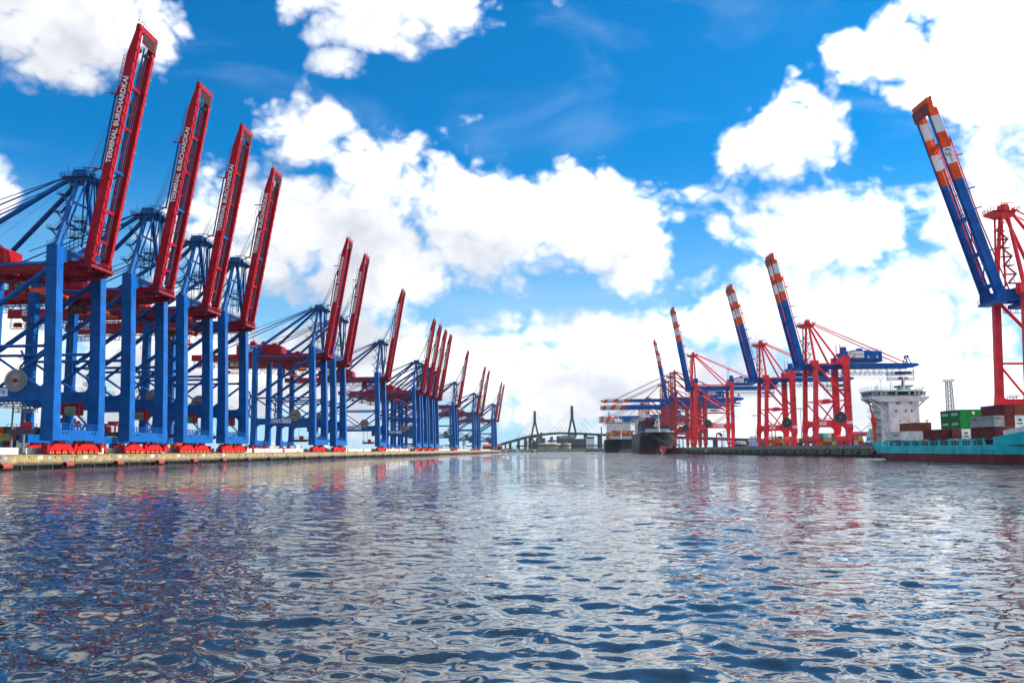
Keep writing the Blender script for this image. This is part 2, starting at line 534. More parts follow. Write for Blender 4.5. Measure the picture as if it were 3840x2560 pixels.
# ------------------------------------------------------------------ water: one sheet to the horizon, real waves
def make_water():
    wr = np.random.RandomState(11)
    rs = [0.0, 3.0]
    while rs[-1] < 90:
        rs.append(rs[-1] * 1.0072)
    while rs[-1] < 1500:
        rs.append(rs[-1] * 1.022)
    rs += [2200, 3500, 6000, 12000, 25000]
    rs = np.array(rs[1:])
    th = np.concatenate([np.linspace(-math.pi, -.62, 24)[:-1], np.linspace(-.62, .62, 760), np.linspace(.62, math.pi, 24)[1:]])
    th = th[:-1]
    Rr, T = np.meshgrid(rs, th, indexing='ij')
    X = Rr * np.sin(T)
    Y = Rr * np.cos(T)
    Z = np.zeros_like(X)
    cell = Rr * 0.0072
    # wind patches
    pa = np.zeros_like(X)
    for k in range(14):
        L = wr.uniform(25, 140)
        a = wr.uniform(0, math.pi)
        pa += np.sin((X * math.cos(a) + Y * math.sin(a) * .6) * 2 * math.pi / L + wr.uniform(0, 6.3))
    pa = .8 + .22 * np.clip(pa / 3.0, -1.5, 1.5)
    for k in range(130):
        L = math.exp(wr.uniform(math.log(.36), math.log(4.5)))
        a = wr.normal(math.radians(62), math.radians(42))
        sl = .0175 * wr.uniform(.5, 1.4) * (1.2 if L < 1.1 else .95 if L < 2.2 else .5)
        A = sl * L / (2 * math.pi)
        fade = np.clip((L / cell - 2.2) / 3.0, 0, 1)
        ph = (X * math.cos(a) + Y * math.sin(a)) * 2 * math.pi / L + wr.uniform(0, 6.3)
        ph = ph + .35 * np.sin((X * math.sin(a) - Y * math.cos(a)) * 2 * math.pi / (L * 3.1) + k)
        s_ = np.sin(ph)
        Z += A * pa * fade * (s_ + .22 * np.cos(2 * ph))
    nr, ntn = X.shape
    verts = np.stack([X, Y, Z], -1).reshape(-1, 3)
    i = np.arange(nr - 1)[:, None]
    j = np.arange(ntn)[None, :]
    j2 = (j + 1) % ntn
    q = np.stack([i * ntn + j + 0 * j2, i * ntn + j2, (i + 1) * ntn + j2, (i + 1) * ntn + j + 0 * j2], -1).reshape(-1, 4)[:, ::-1]
    # centre cap
    c = len(verts)
    verts = np.vstack([verts, [[0, 0, 0]]])
    tri = np.stack([np.full(ntn, c), (np.arange(ntn) + 1) % ntn, np.arange(ntn)], -1)
    me = bpy.data.meshes.new('water')
    me.vertices.add(len(verts))
    me.vertices.foreach_set('co', verts.astype(np.float32).ravel())
    nl = q.size + tri.size
    me.loops.add(nl)
    me.loops.foreach_set('vertex_index', np.concatenate([q.ravel(), tri.ravel()]).astype(np.int32))
    me.polygons.add(len(q) + len(tri))
    ls = np.concatenate([np.arange(len(q)) * 4, q.size + np.arange(len(tri)) * 3]).astype(np.int32)
    me.polygons.foreach_set('loop_start', ls)
    me.update(calc_edges=True)
    me.validate()
    me.shade_smooth()
    m, N, b = newmat('harbour_water')
    t = N.n('ShaderNodeNewGeometry')
    p = t.outputs['Position']
    b.inputs['Base Color'].default_value = (.014, .018, .019, 1)
    b.inputs['Roughness'].default_value = .015
    b.inputs['IOR'].default_value = 1.7
    # ripples finer than the mesh: slopes straight from noise; they take over where the mesh cells grow coarse
    def slopes(scale, detail):
        nd = N.n('ShaderNodeTexNoise')
        N.put(nd.inputs['Vector'], N.vm('MULTIPLY', p, (.75, 1.2, 1)))
        nd.inputs['Scale'].default_value = scale
        nd.inputs['Detail'].default_value = detail
        nd.inputs['Roughness'].default_value = .55
        return N.vm('SUBTRACT', nd.outputs['Color'], (.5, .5, .5))
    rr_ = N.vm('LENGTH', p)
    pt = N.ramp(N.noise(p, .035, 3, .5), .35, .65, .5, 1.0)
    k_ = N.m('MULTIPLY', pt, N.ramp(rr_, 18, 130, .34, 1.35))
    sv = N.vm('ADD', N.vm('ADD', slopes(2.9, 4), N.vm('MULTIPLY', slopes(8.5, 2), (.30, .30, .30))), N.vm('MULTIPLY', slopes(.6, 2), (.45, .45, .45)))
    kc = N.n('ShaderNodeCombineXYZ')
    N.put(kc.inputs[0], k_)
    N.put(kc.inputs[1], k_)
    nv = N.vm('NORMALIZE', N.vm('ADD', t.outputs['Normal'], N.vm('MULTIPLY', sv, kc.outputs[0])))
    N.put(b.inputs['Normal'], nv)
    me.materials.append(m)
    o = bpy.data.objects.new('water', me)
    col.objects.link(o)
    struct(o, 'rippled blue grey harbour water between the two quays')
    return o
make_water()

# ------------------------------------------------------------------ left quay (s along, t towards the water)
Q0 = Vector((-116.0, 207.0, 0))
qa = Vector((.06635, .9978, 0))
qn = Vector((.9978, -.06635, 0))
QROT = math.atan2(-.06635, .9978)
QZ = 3.5
def LQ(s, t, z=0.0):
    return Q0 + qa * s + qn * t + Vector((0, 0, z))
QL = 1440.0                                   # quay ends here
# local frame of the quay objects: x towards the water, y along, z up
def lroot(name, s=0.0, t=0.0, z=0.0):
    return empty(name, LQ(s, t, z), QROT)
lg = MB().box(-1500, -1.2, -400, QL, -3, QZ).build('left_terminal_ground', 'pave')
lg.location = Q0
lg.rotation_euler = (0, 0, QROT)
struct(lg, 'paved ground of the left terminal')
wall = lroot('left_quay_wall')
struct(wall, 'tan concrete quay wall of the left terminal with steel fenders')
joints = [31.4 + 39.0 * k for k in range(-3, 36)]
seg = None
NUM = ['1232', '1212', '1190', '1170', '1151', '1132', '1112', '1092', '1073', '1053', '1034', '1014']
def quay_segment(L):
    b = MB()
    # face block with top cope, recesses are separate dark boxes set in
    b.box(-1.2, -.02, .15, L - .15, 1.3, QZ - .22)
    b.box(-1.2, .06, .1, L - .1, QZ - .22, QZ + .002)
    b.box(-1.1, -.25, .1, L - .1, 1.0, 1.3)
    return b
segm = quay_segment(39.0)
segme = segm.mesh('quay_panel')
beamme = MB().box(-.55, .12, .1, 38.9, 1.0, 1.27).mesh('fender_beam')
recme = MB().box(-.1, .012, -.22, .22, -.3, .3).mesh('ladder_recess')
pileme = MB().box(-.3, .16, -.16, .16, -.6, 1.02).mesh('pile')
def fend():
    b = MB()
    n = 16
    for r0, x in ((.62, 0),):
        for k in range(n):
            a0 = 2 * math.pi * k / n
            a1 = 2 * math.pi * (k + 1) / n
            o = []
            for a in (a0, a1):
                for rr, yy in ((.72, -1.75), (.72, 1.75), (.45, 1.75), (.45, -1.75)):
                    o.append((math.cos(a) * rr, yy, math.sin(a) * rr))
            b.add(o, [(0, 1, 5, 4), (1, 2, 6, 5), (2, 3, 7, 6), (3, 0, 4, 7)])
    return b.mesh('fender')
fendme = fend()
patchme = MB().box(-.01, .012, -1.9, 1.9, 1.7, 3.25).mesh('rubbing_plate')
M['pad'] = paint('stained_plate', (.24, .18, .15), rough=.8, dirt=.5)
signme = MB().box(-.01, .02, -.8, .8, -.42, .42).mesh('berth_plate')
M['plate'] = plain('grey_plate', (.22, .23, .26), .6)
capme = MB().box(-.35, .1, -.25, .25, 0, .3).box(-.3, .05, -.2, .2, .3, .55).mesh('bollard')
for i, s0 in enumerate(joints):
    if s0 + 39 > QL:
        break
    near = s0 < 420
    p = obj('quay_panel', segme, 'quay', wall)
    p.location = (0, s0, 0)
    o = obj('fender_beam', beamme, 'dock', wall)
    o.location = (0, s0, 0)
    for k in range(6):
        if s0 > 700 and k % 2:
            continue
        o = obj('pile', pileme, 'dock', wall)
        o.location = (0, s0 + 3.2 + 6.4 * k, 0)
    if near:
        for y in (1.2, 8.2, 19.0, 30.0, 37.8):
            for z in (2.95, 1.55):
                o = obj('recess', recme, 'dark', wall)
                o.location = (0, s0 + y, z)
        for y in (10.0, 27.5):
            o = obj('plate', signme, 'plate', wall)
            o.location = (0, s0 + y, 2.75)
            tb = MB().box(.02, .03, s0 + y - .08, s0 + y + .08, 2.5, 3.0).build('tide_mark', 'white', wall)
        for j_, y in enumerate((23.6, 5.0)):
            ni = (i * 2 + j_)
            if ni < len(NUM) and s0 < 220:
                t_ = text('number', NUM[::1][ni], 1.15, 'white', wall, (.03, s0 + (y if j_ == 0 else y), 2.75), (0, 1, 0), (0, 0, 1), align='CENTER', bold=.03)
    o = obj('bollard', capme, 'yellow' if i % 3 == 0 else 'dark', wall)
    o.location = (-.5, s0 + 38, QZ)
    o = obj('bollard', capme, 'dark', wall)
    o.location = (-.5, s0 + 18, QZ)
for k in range(-3, 54):
    s_ = 1.2 + 25.9 * k
    if s_ > QL - 5:
        break
    o = obj('fender', fendme, 'rust' if k < 6 else 'dark', wall)
    o.location = (.82, s_, .95 if k % 3 else .8)
    if k < 20:
        o = obj('rubbing_plate', patchme, 'pad', wall)
        o.location = (0, s_, 0)
MB().box(-1.6, -1.05, -90, QL, -3, 1.2).build('back_wall', 'dark', wall)

# pale flood wall behind the waterside rail, in lengths with gaps
fw = lroot('flood_wall', 0, -8.2, QZ)
tag(fw, 'long low pale concrete flood wall behind the left quay rail', 'wall')
M['stripe'] = plain('joint_grey', (.33, .33, .32), .8)
fwm = MB().box(-.25, .25, .2, 12.6, 0, 1.8).mesh('wall_panel')
y = -60.0
k = 0
while y < QL - 20:
    o = obj('wall_panel', fwm, 'wall', fw)
    o.location = (0, y, 0)
    if k % 3 == 2 and y < 700:
        y += 2.6
        pst = MB().box(-.2, .2, -.2, .2, 0, 2.4).build('gate_post', 'steel', fw)
        pst.location = (0, y - 1.2, 0)
    y += 12.9
    k += 1
# crane rails
for t_ in (-4.1, -35.3):
    r_ = MB().box(-.12, .12, -300, QL - 5, QZ, QZ + .12).build('crane_rail', 'dark')
    r_.location = LQ(0, t_, 0)
    r_.rotation_euler = (0, 0, QROT)
    struct(r_)

# ------------------------------------------------------------------ blue gantry crane of the left terminal
# local frame: x to the water (0 = waterside rail), y along the quay, z up from the quay
def fan_parts(c, Rr, side, parent, hubmat='red', spoke='white'):
    """cable reel: dark disc, pale radial spokes, rim and hub; side = -1/+1 is the y side it shows to"""
    cx_, cy_, cz_ = c
    o = MB().tube((cx_, cy_, cz_), (cx_, cy_ + .12 * side, cz_), Rr * .96, 40).build('cable_reel', 'dark', parent)
    b = MB()
    for k in range(26):
        a = 2 * math.pi * k / 26
        p = (cx_ + math.cos(a) * Rr * .2, cy_ + .32 * side, cz_ + math.sin(a) * Rr * .2)
        q = (cx_ + math.cos(a) * Rr, cy_ + .3 * side, cz_ + math.sin(a) * Rr)
        b.beam(p, q, .02 * Rr / 2.9, .08, (0, 1, 0), .09 * Rr / 2.9 if spoke == 'white' else .05, .08)
    b.build('reel_spokes', spoke, o)
    b = MB()
    n = 40
    for k in range(n):
        a0, a1 = 2 * math.pi * k / n, 2 * math.pi * (k + 1) / n
        b.beam((cx_ + math.cos(a0) * Rr, cy_ + .25 * side, cz_ + math.sin(a0) * Rr), (cx_ + math.cos(a1) * Rr, cy_ + .25 * side, cz_ + math.sin(a1) * Rr), .07, .3, (0, 1, 0))
    b.build('reel_rim', 'steel', o)
    MB().tube((cx_, cy_, cz_), (cx_, cy_ + .55 * side, cz_), Rr * .17, 14).build('reel_hub', hubmat, o)
    MB().box(cx_ - .5, cx_ + .5, cy_ - .9 * side if side > 0 else cy_, cy_ if side > 0 else cy_ + .9, cz_ - 2.2, cz_ + .4).build('reel_bracket', 'dark', o)
    return o

def portal(x0, x1, y, wd, z0, z1, fil):
    """portal beam with curved gussets up and down at both legs"""
    pts = []
    n = 5
    def arc(cx_, cz_, r, a0, a1):
        return [(cx_ + r * math.cos(a0 + (a1 - a0) * k / n), cz_ + r * math.sin(a0 + (a1 - a0) * k / n)) for k in range(n + 1)]
    # lower edge left to right, then upper edge back
    pts += [(x0, z0 - fil)] + arc(x0 + fil, z0 - fil, fil, math.pi, math.pi / 2)[1:]
    pts += arc(x1 - fil, z0 - fil, fil, math.pi / 2, 0) 
    g = fil * .7
    pts += arc(x1 - g, z1 + g, g, 0, -math.pi / 2)
    pts += arc(x0 + g, z1 + g, g, -math.pi / 2, -math.pi)
    # fan triangulation is unsafe for a concave outline: split in strips
    b = MB()
    low = [p for p in pts if p[1] <= z0 + 1e-6]
    upp = [p for p in pts if p[1] >= z1 - 1e-6]
    xs = sorted(set(round(p[0], 4) for p in pts))
    def val(L, x, top):
        L = sorted(L)
        for i in range(len(L) - 1):
            if L[i][0] - 1e-5 <= x <= L[i + 1][0] + 1e-5 and L[i + 1][0] - L[i][0] > 1e-6:
                t = (x - L[i][0]) / (L[i + 1][0] - L[i][0])
                return L[i][1] + t * (L[i + 1][1] - L[i][1])
        return L[0][1] if abs(x - L[0][0]) < abs(x - L[-1][0]) else L[-1][1]
    rings = []
    for x in xs:
        zl, zu = val(low, x, False), val(upp, x, True)
        rings.append([(x, y - wd / 2, zl), (x, y + wd / 2, zl), (x, y + wd / 2, zu), (x, y - wd / 2, zu)])
    return b.loft(rings)

def tapered_leg(p0, p1, s0, s1):
    rs = []
    for (x, y, z), (a, b_) in ((p0, s0), (p1, s1)):
        rs.append([(x - a / 2, y - b_ / 2, z), (x + a / 2, y - b_ / 2, z), (x + a / 2, y + b_ / 2, z), (x - a / 2, y + b_ / 2, z)])
    return rs

def bogie_set(parent, x, yc, mat, scale=1.0, lamp='yellow'):
    """equalised travel gear along y: main beam, two sub-beams, four trucks, eight wheels"""
    b = MB()
    S = scale
    b.prism([(yc - 1.5 * S, 3.6), (yc + 1.5 * S, 3.6), (yc + 1.8 * S, 3.0), (yc + 3.5 * S, 2.55), (yc + 3.5 * S, 1.75), (yc + 2.2 * S, 1.8), (yc + .5 * S, 1.35), (yc - .5 * S, 1.35),
             (yc - 2.2 * S, 1.8), (yc - 3.5 * S, 1.75), (yc - 3.5 * S, 2.55), (yc - 1.8 * S, 3.0)], 'x', x - .5, x + .5)
    o = b.build('bogie', mat, parent)
    for sg in (-1, 1):
        c = yc + sg * 2.85 * S
        b = MB()
        b.prism([(c - .7 * S, 2.35), (c + .7 * S, 2.35), (c + 2.3 * S, 1.5), (c + 2.3 * S, .85), (c + .9 * S, 1.15), (c - .9 * S, 1.15), (c - 2.3 * S, .85), (c - 2.3 * S, 1.5)], 'x', x - .62, x + .62)
        b.tube((x - .75, c, 2.0), (x + .75, c, 2.0), .28, 10)
        b.build('equaliser', mat, o)
        for s2 in (-1, 1):
            cc = c + s2 * 1.45 * S
            b = MB()
            b.prism([(cc - 1.05 * S, .35), (cc + 1.05 * S, .35), (cc + 1.05 * S, .95), (cc + .4 * S, 1.25), (cc - .4 * S, 1.25), (cc - 1.05 * S, .95)], 'x', x - .55, x + .55)
            b.build('truck', mat, o)
            for s3 in (-1, 1):
                wy = cc + s3 * .58 * S
                MB().tube((x - .5, wy, .42), (x + .56, wy, .42), .36, 12).build('wheel', 'dark', o)
                MB().tube((x + .55, wy, .5), (x + .72, wy, .5), .2, 8).build('axle_cap', lamp, o)
    return o

def stairs(b, x, y, z, n, dx=2.2, dz=2.6, yw=.9):
    """zigzag flight up the mast with landings"""
    for k in range(n):
        s = 1 if k % 2 == 0 else -1
        p = Vector((x - s * dx / 2, y, z + k * dz))
        q = Vector((x + s * dx / 2, y, z + (k + 1) * dz))
        b.beam(p, q, yw, .22)
        b.rail([p + Vector((0, -yw / 2, 0)), q + Vector((0, -yw / 2, 0))], 1.0, .05, 1.2, False)
        b.box(q.x - .8, q.x + .8, y - .8, y + .8, q.z - .08, q.z + .06)
        b.rail([(q.x - .8 * s * 0 + s * .8, y - .8, q.z), (q.x + s * .8, y + .8, q.z)], 1.0, .05, 1.6, True)

def left_crane(LB_=67.4):
    rt = empty('gantry_crane', (0, 0, 0))
    YL = 11.1
    # legs
    for sy in (-1, 1):
        y = sy * YL
        b = MB()
        rs = tapered_leg((-.15, y, 3.62), (-.25, y, 19.0), (3.5, 3.3), (3.0, 3.2))
        rs += tapered_leg((-.75, y, 36.0), (-1.4, y, 54.4), (2.95, 3.1), (2.9, 3.0))
        b.loft(rs)
        for z, xx in ((36.0, -.75), (49.0, -1.2)):
            b.box(xx - 1.53, xx + 1.53, y - 1.62, y + 1.62, z - .07, z + .07)
        o = b.build('leg', 'blue', rt)
        h = MB()
        h.ladder((-1.3, y - sy * 1.85, 54.4), (-1.3, y - sy * 1.85, 47), (1, 0, 0), .7, .5, .06)
        h.rail([(-2.8, y - 1.4, 54.4), (-2.8, y + 1.4, 54.4), (.0, y + 1.4, 54.4)], 1.1, .05, 1.4)
        h.build('ladder', 'bgrate', o)
        b = MB()
        b.loft(tapered_leg((-31.2, y, 3.62), (-31.2, y, 14.0), (2.9, 2.9), (2.5, 2.6)) + tapered_leg((-31.2, y, 30), (-31.2, y, 54.4), (2.45, 2.5), (2.4, 2.4)))
        o = b.build('leg', 'blue', rt)
        h = MB()
        h.ladder((-31.2, y - 1.55, 10), (-31.2, y - 1.55, 48), (1, 0, 0), .7, .7, .07)
        for z in (18.5, 29.5, 40):
            h.box(-32.4, -30, y - 2.6, y - 1.35, z - .06, z)
            h.rail([(-32.4, y - 2.6, z), (-30, y - 2.6, z)], 1.1, .05, 1.2)
        h.build('ladder', 'bgrate', o)
        # portal beam and braces of this frame
        portal(-30.1, -1.7, y, 1.9, 14.2, 17.4, 2.6).build('portal_beam', 'blue', rt)
        h = MB()
        h.rail([(-27.5, y - .9, 17.4), (-4, y - .9, 17.4)], 1.1, .05, 2.4)
        h.build('handrail', 'bgrate', rt)
        MB().tube((-30, y, 28), (-1.9, y, 28), .42, 12).tube((-3.4, y, 28), (-1.8, y, 28), .42, 12, .85).build('strut', 'blue', rt)
        MB().tube((-30, y, 49.6), (-2.6, y, 49.6), .45, 12).build('strut', 'blue', rt)
        MB().tube((-29.4, y, 29.6), (-2.4, y, 48.4), .72, 14).tube((-4.6, y, 46.9), (-2.2, y, 48.5), .72, 14, 1.1).build('brace', 'blue', rt)
        MB().tube((-30, y, 27.6), (-14.5, y, 17.3), .36, 10).build('brace', 'blue', rt)
        MB().tube((-14.5, y, 17.3), (-1.9, y, 26.6), .42, 10).build('brace', 'blue', rt)
    # sill beams
    b = MB()
    b.box(-1.5, 1.58, -12.72, 12.72, 3.6, 6.3)
    for sy in (-1, 1):
        b.box(-1.55, 1.62, sy * 11.1 - 1.72, sy * 11.1 + 1.72, 3.58, 7.0)
    o = b.build('sill_beam', 'blue', rt)
    g = MB()
    for z in (6.45, 7.2, 8.0):
        g.beam((1.35, -9.4, z), (1.35, 9.4, z), .16, .16)
    g.box(.2, 1.5, -9.4, 9.4, 6.38, 6.44)
    for k in range(14):
        yy = -9.2 + k * 18.4 / 13
        g.beam((1.38, yy, 6.4), (1.38, yy, 8.05), .2, .28)
    g.build('walkway_guard', 'blue', o)
    for yy in (-8, -6.5, 6.2, 8.0):
        MB().tube((1.55, yy, 5.7), (1.9, yy, 5.7), .22, 8).build('pin_boss', 'dark', o)
    b = MB()
    b.prism([(-12.3, 3.6), (12.3, 3.6), (12.3, 7.4), (9.6, 7.4), (7.8, 6.0), (-7.8, 6.0), (-9.6, 7.4), (-12.3, 7.4)], 'x', -32.5, -29.9)
    b.build('sill_beam', 'blue', rt)
    # top cross beams
    b = MB()
    b.prism([(-9.7, 49.9), (-5.2, 51.7), (5.2, 51.7), (9.7, 49.9), (9.7, 54.2), (-9.7, 54.2)], 'x', -2.6, -.2)
    o = b.build('cross_beam', 'blue', rt)
    MB().rail([(-2.5, -9.6, 54.2), (-2.5, 9.6, 54.2)], 1.1, .05, 2).rail([(-.3, -9.6, 54.2), (-.3, 9.6, 54.2)], 1.1, .05, 2).build('handrail', 'bgrate', o)
    b = MB()
    b.prism([(-9.8, 49.9), (-5.2, 51.7), (5.2, 51.7), (9.8, 49.9), (9.8, 54.0), (-9.8, 54.0)], 'x', -32.2, -30.2)
    b.build('cross_beam', 'blue', rt)
    MB().tube((-31.2, -9.9, 16), (-31.2, 9.9, 16), .6, 10).build('strut', 'blue', rt)
    # main girders with trolley rail
    for sy in (-1, 1):
        y = sy * 4.3
        b = MB()
        b.box(-68, 4.6, y - .75, y + .75, 48.9, 51.6)
        b.box(-68, 4.6, y + sy * .55 - .5, y + sy * .55 + .5, 48.55, 48.9)
        for k in range(18):
            b.box(-66 + k * 4, -65.9 + k * 4, y + sy * .75, y + sy * .85, 49, 51.5) if sy > 0 else b.box(-66 + k * 4, -65.9 + k * 4, y - .85, y - .75, 49, 51.5)
        o = b.build('main_girder', 'red', rt)
        h = MB()
        h.box(-67, 2, y + sy * 1.7 - .5, y + sy * 1.7 + .5, 48.2, 48.3)
        h.rail([(-67, y + sy * 2.2, 48.3), (2, y + sy * 2.2, 48.3)], 1.1, .055, 2.4)
        for k in range(14):
            h.beam((-66 + k * 5, y + sy * .7, 49.2), (-66 + k * 5, y + sy * 2.2, 48.2), .1, .12)
        h.build('walkway', 'grate', o)
        if sy < 0:
            MB().box(-62.5, -58.0, y - .92, y - .86, 49.3, 51.2).build('maker_plate', 'white', o)
            text('lettering', 'ZPMC', 1.3, 'dred', o, (-62.1, y - .95, 50.25), (1, 0, 0), (0, 0, 1), width=3.7, bold=.02)
    for x in (-67.4, -58, -45, -20, -9):
        MB().box(x - .5, x + .5, -3.5, 3.5, 49.4, 51.2).build('girder_tie', 'red', rt)
    b = MB()
    for k in range(8):
        x = -64 + k * 5
        b.beam((x, -3.5, 50.6), (x + 5, 3.5, 50.6), .3, .3)
    b.build('girder_bracing', 'dred', rt)
    # machinery house
    b = MB()
    b.prism([(-44, 51.7), (-20, 51.7), (-20, 55.6), (-22.5, 56.8), (-44, 56.8)], 'y', -4.4, 4.4)
    o = b.build('machinery_house', 'red', rt)
    for x0, x1, y0, y1, h in ((-43, -40, -3.5, -.5, 2.3), (-37, -34.4, -3.6, -1, 2.0), (-31, -28.6, -3.6, -1, 1.8), (-26.5, -24.6, .5, 3, 1.4)):
        bb = MB()
        bb.loft([[(x0, y0, 56.81), (x1, y0, 56.81), (x1, y1, 56.81), (x0, y1, 56.81)], [(x0, y0, 56.8 + h * .6), (x1, y0, 56.8 + h * .6), (x1, y1, 56.8 + h * .6), (x0, y1, 56.8 + h * .6)],
                 [(x0 + .5, y0 + .5, 56.8 + h), (x1 - .5, y0 + .5, 56.8 + h), (x1 - .5, y1 - .5, 56.8 + h), (x0 + .5, y1 - .5, 56.8 + h)]])
        bb.build('roof_vent', 'red', o)
    MB().rail([(-44, -4.3, 56.8), (-22.5, -4.3, 56.8)], 1.1, .05, 2.4).rail([(-46.5, -4.3, 51.7), (-18, -4.3, 51.7)], 1.1, .05, 2.4).box(-46.5, -18, -5.3, -4.42, 51.5, 51.62).build('handrail', 'grate', o)
    s_ = MB().box(-42.2, -33.0, -4.47, -4.4, 53.0, 56.0).build('sign_panel', 'white', o)
    MB().box(-41.9, -33.3, -4.5, -4.45, 53.25, 55.75).build('sign_field', 'rblue', o)
    text('lettering', 'HHLA', 2.6, 'white', o, (-41.4, -4.54, 54.5), (1, 0, 0), (0, 0, 1), width=7.4, bold=.03)
    # trolley with operator cab and spreader
    b = MB()
    b.box(-13, -5.5, -4.4, 4.4, 47.6, 48.5).box(-12.6, -12, -4.6, 4.6, 46.8, 47.7).box(-6.4, -5.8, -4.6, 4.6, 46.8, 47.7)
    b.rail([(-13, -4.4, 48.5), (-5.5, -4.4, 48.5)], 1.0, .05, 1.5)
    tro = b.build('trolley', 'dred', rt)
    cab = MB().prism([(-17.6, 44.0), (-14.4, 44.0), (-13.8, 44.9), (-13.8, 46.9), (-17.6, 46.9)], 'y', -3.2, -.6).build('operator_cab', 'red', rt)
    MB().box(-16.9, -15.9, -3.24, -3.2, 45.0, 46.5).box(-15.5, -14.2, -3.24, -3.2, 44.8, 46.5).build('cab_window', 'gglass', cab)
    MB().box(-13.79, -13.76, -3.0, -.8, 45.0, 46.6).build('cab_window', 'gglass', cab)
    MB().box(-17.2, -14.0, -2.6, -1.2, 46.9, 48.2).build('cab_hanger', 'dred', cab)
    MB().rail([(-18.6, -3.6, 44.2), (-18.6, -.3, 44.2)], 1.1).box(-18.7, -17.6, -3.7, -.2, 44.1, 44.2).build('cab_gallery', 'dred', cab)
    b = MB()
    b.box(-11, -7, -6.1, 6.1, 43.6, 44.0).box(-10.4, -7.6, -2, 2, 44, 45.2)
    for yy in (-6, 6):
        b.box(-10.8, -7.2, yy - .2, yy + .2, 43.2, 44.1)
    sp = b.build('spreader', 'orange', rt)
    for xx in (-10.2, -7.8):
        for yy in (-1.6, 1.6):
            MB().tube((xx, yy, 45.1), (xx, yy, 47.6), .05, 4).build('hoist_rope', 'wire', sp)
    # rear festoon: cage and hanging cable loops
    b = MB()
    b.box(-66, -55, -6.8, -5.2, 44.4, 44.55)
    b.rail([(-66, -6.8, 44.5), (-55, -6.8, 44.5)], 1.6, .07, 1.5).rail([(-66, -5.2, 44.5), (-55, -5.2, 44.5)], 1.6, .07, 1.5)
    for x in (-66, -60.5, -55):
        b.beam((x, -6.2, 44.5), (x, -5.4, 49), .16, .16)
    b.box(-64.5, -62.2, -6.6, -5.4, 45, 46.6)
    b.build('service_cage', 'dred', rt)
    b = MB()
    for k in range(9):
        x = -52 + k * 4.2
        pts = [(x + 4.2 * j / 8, -6.4, 47.9 - (3.2 + .5 * math.sin(k * 2.1)) * math.sin(math.pi * j / 8)) for j in range(9)]
        b.path(pts, .15, 5)
    b.build('festoon_cables', 'cable', rt)
    b = MB()
    for yy in (-6.3, 6.3):
        b.beam((-66, yy, 46.1), (-2, yy, 46.1), .14, .14).beam((-66, yy, 48.1), (-2, yy, 48.1), .16, .16)
        for k in range(26):
            x = -66 + k * 2.46
            b.beam((x, yy, 46.1), (x, yy, 48.1), .1, .1)
            if k % 2:
                b.beam((x, yy, 46.1), (x + 2.46, yy, 48.1), .09, .09)
    b.build('cable_truss', 'dred', rt)
    h = MB()
    for k in range(5):
        z = 18.0 + k * 2.7
        h.box(-34.4, -32.6, -12.6, -9.6, z - .08, z)
        h.rail([(-34.4, -12.6, z), (-34.4, -9.6, z)], 1.05, .06, 1.4).rail([(-34.4, -12.6, z), (-32.6, -12.6, z)], 1.05, .06, 1.4)
        h.beam((-33.6, -12.4 if k % 2 else -9.8, z), (-33.6, -9.8 if k % 2 else -12.4, z + 2.7), .7, .16)
    h.build('leg_stairs', 'bgrate', rt)
    # boom: two box girders raised
    th = R(80.5)
    D = Vector((math.cos(th), 0, math.sin(th)))
    Nn = Vector((-math.sin(th), 0, math.cos(th)))
    H0 = Vector((5.35, 0, 51.2))
    def bp(a, d, y):
        p = H0 + D * a + Nn * d
        return (p.x, y, p.z)
    prof = [(0, .5), (1.2, 0), (LB_ - 1.6, 0), (LB_, .35), (LB_, 1.0), (LB_ - 1.2, 1.25), (LB_ - 9, 2.4), (LB_ - 18, 2.4), (LB_ - 18.3, 3.1), (LB_ - 20.3, 3.1), (LB_ - 21.2, 2.4), (1.5, 2.4), (0, 2.0)]
    def girder(y, wd):
        b = MB()
        # split into strips along a
        al = sorted(set(a for a, d in prof))
        lowp = [(a, d) for a, d in prof[:4]]
        upp = [(0, 2.0), (1.5, 2.4), (LB_ - 21.2, 2.4), (LB_ - 20.3, 3.1), (LB_ - 18.3, 3.1), (LB_ - 18, 2.4), (LB_ - 9, 2.4), (LB_ - 1.2, 1.25), (LB_, 1.0)]
        def iv(L, a):
            for i in range(len(L) - 1):
                if L[i][0] <= a <= L[i + 1][0]:
                    t = (a - L[i][0]) / (L[i + 1][0] - L[i][0])
                    return L[i][1] + t * (L[i + 1][1] - L[i][1])
            return L[-1][1]
        rings = []
        for a in al:
            l_, u_ = iv(lowp, a), iv(upp, a)
            rings.append([bp(a, l_, y - wd / 2), bp(a, l_, y + wd / 2), bp(a, u_, y + wd / 2), bp(a, u_, y - wd / 2)])
        b.loft(rings)
        return b
    for sy in (-1, 1):
        y = sy * 4.3
        o = girder(y, 1.6).build('boom_girder', 'red', rt)
        # rail flange with small clips on the underside, lamps along the edge
        e = MB()
        for k in range(22):
            a = 2 + k * 3.05
            e.beam(bp(a, -.22, y + sy * .2 - .1), bp(a + .35, -.22, y + sy * .2 - .1), .9, .2, Nn)
        e.beam(bp(2, -.12, y - sy * .55), bp(LB_ - 6, -.12, y - sy * .55), .35, .22, Nn)
        e.build('trolley_rail', 'bogie', o)
        if sy > 0:
            for k in range(9):
                MB().cbox(bp(5 + k * 7.2, .2, y + 1.15), .5, .5, .45).build('edge_lamp', 'steel', o)
        else:
            text('lettering', 'TERMINAL BURCHARDKAI', 2.0, 'white', o, bp(27.4, 1.15, y - .84), D, Nn, width=24.6, bold=.045)
            e = MB()
            for dd in (.4, 2.4):
                for k in range(40):
                    pass
            for a in (LB_ - 20.3, 22.0, 9.5):
                pass
        e = MB()
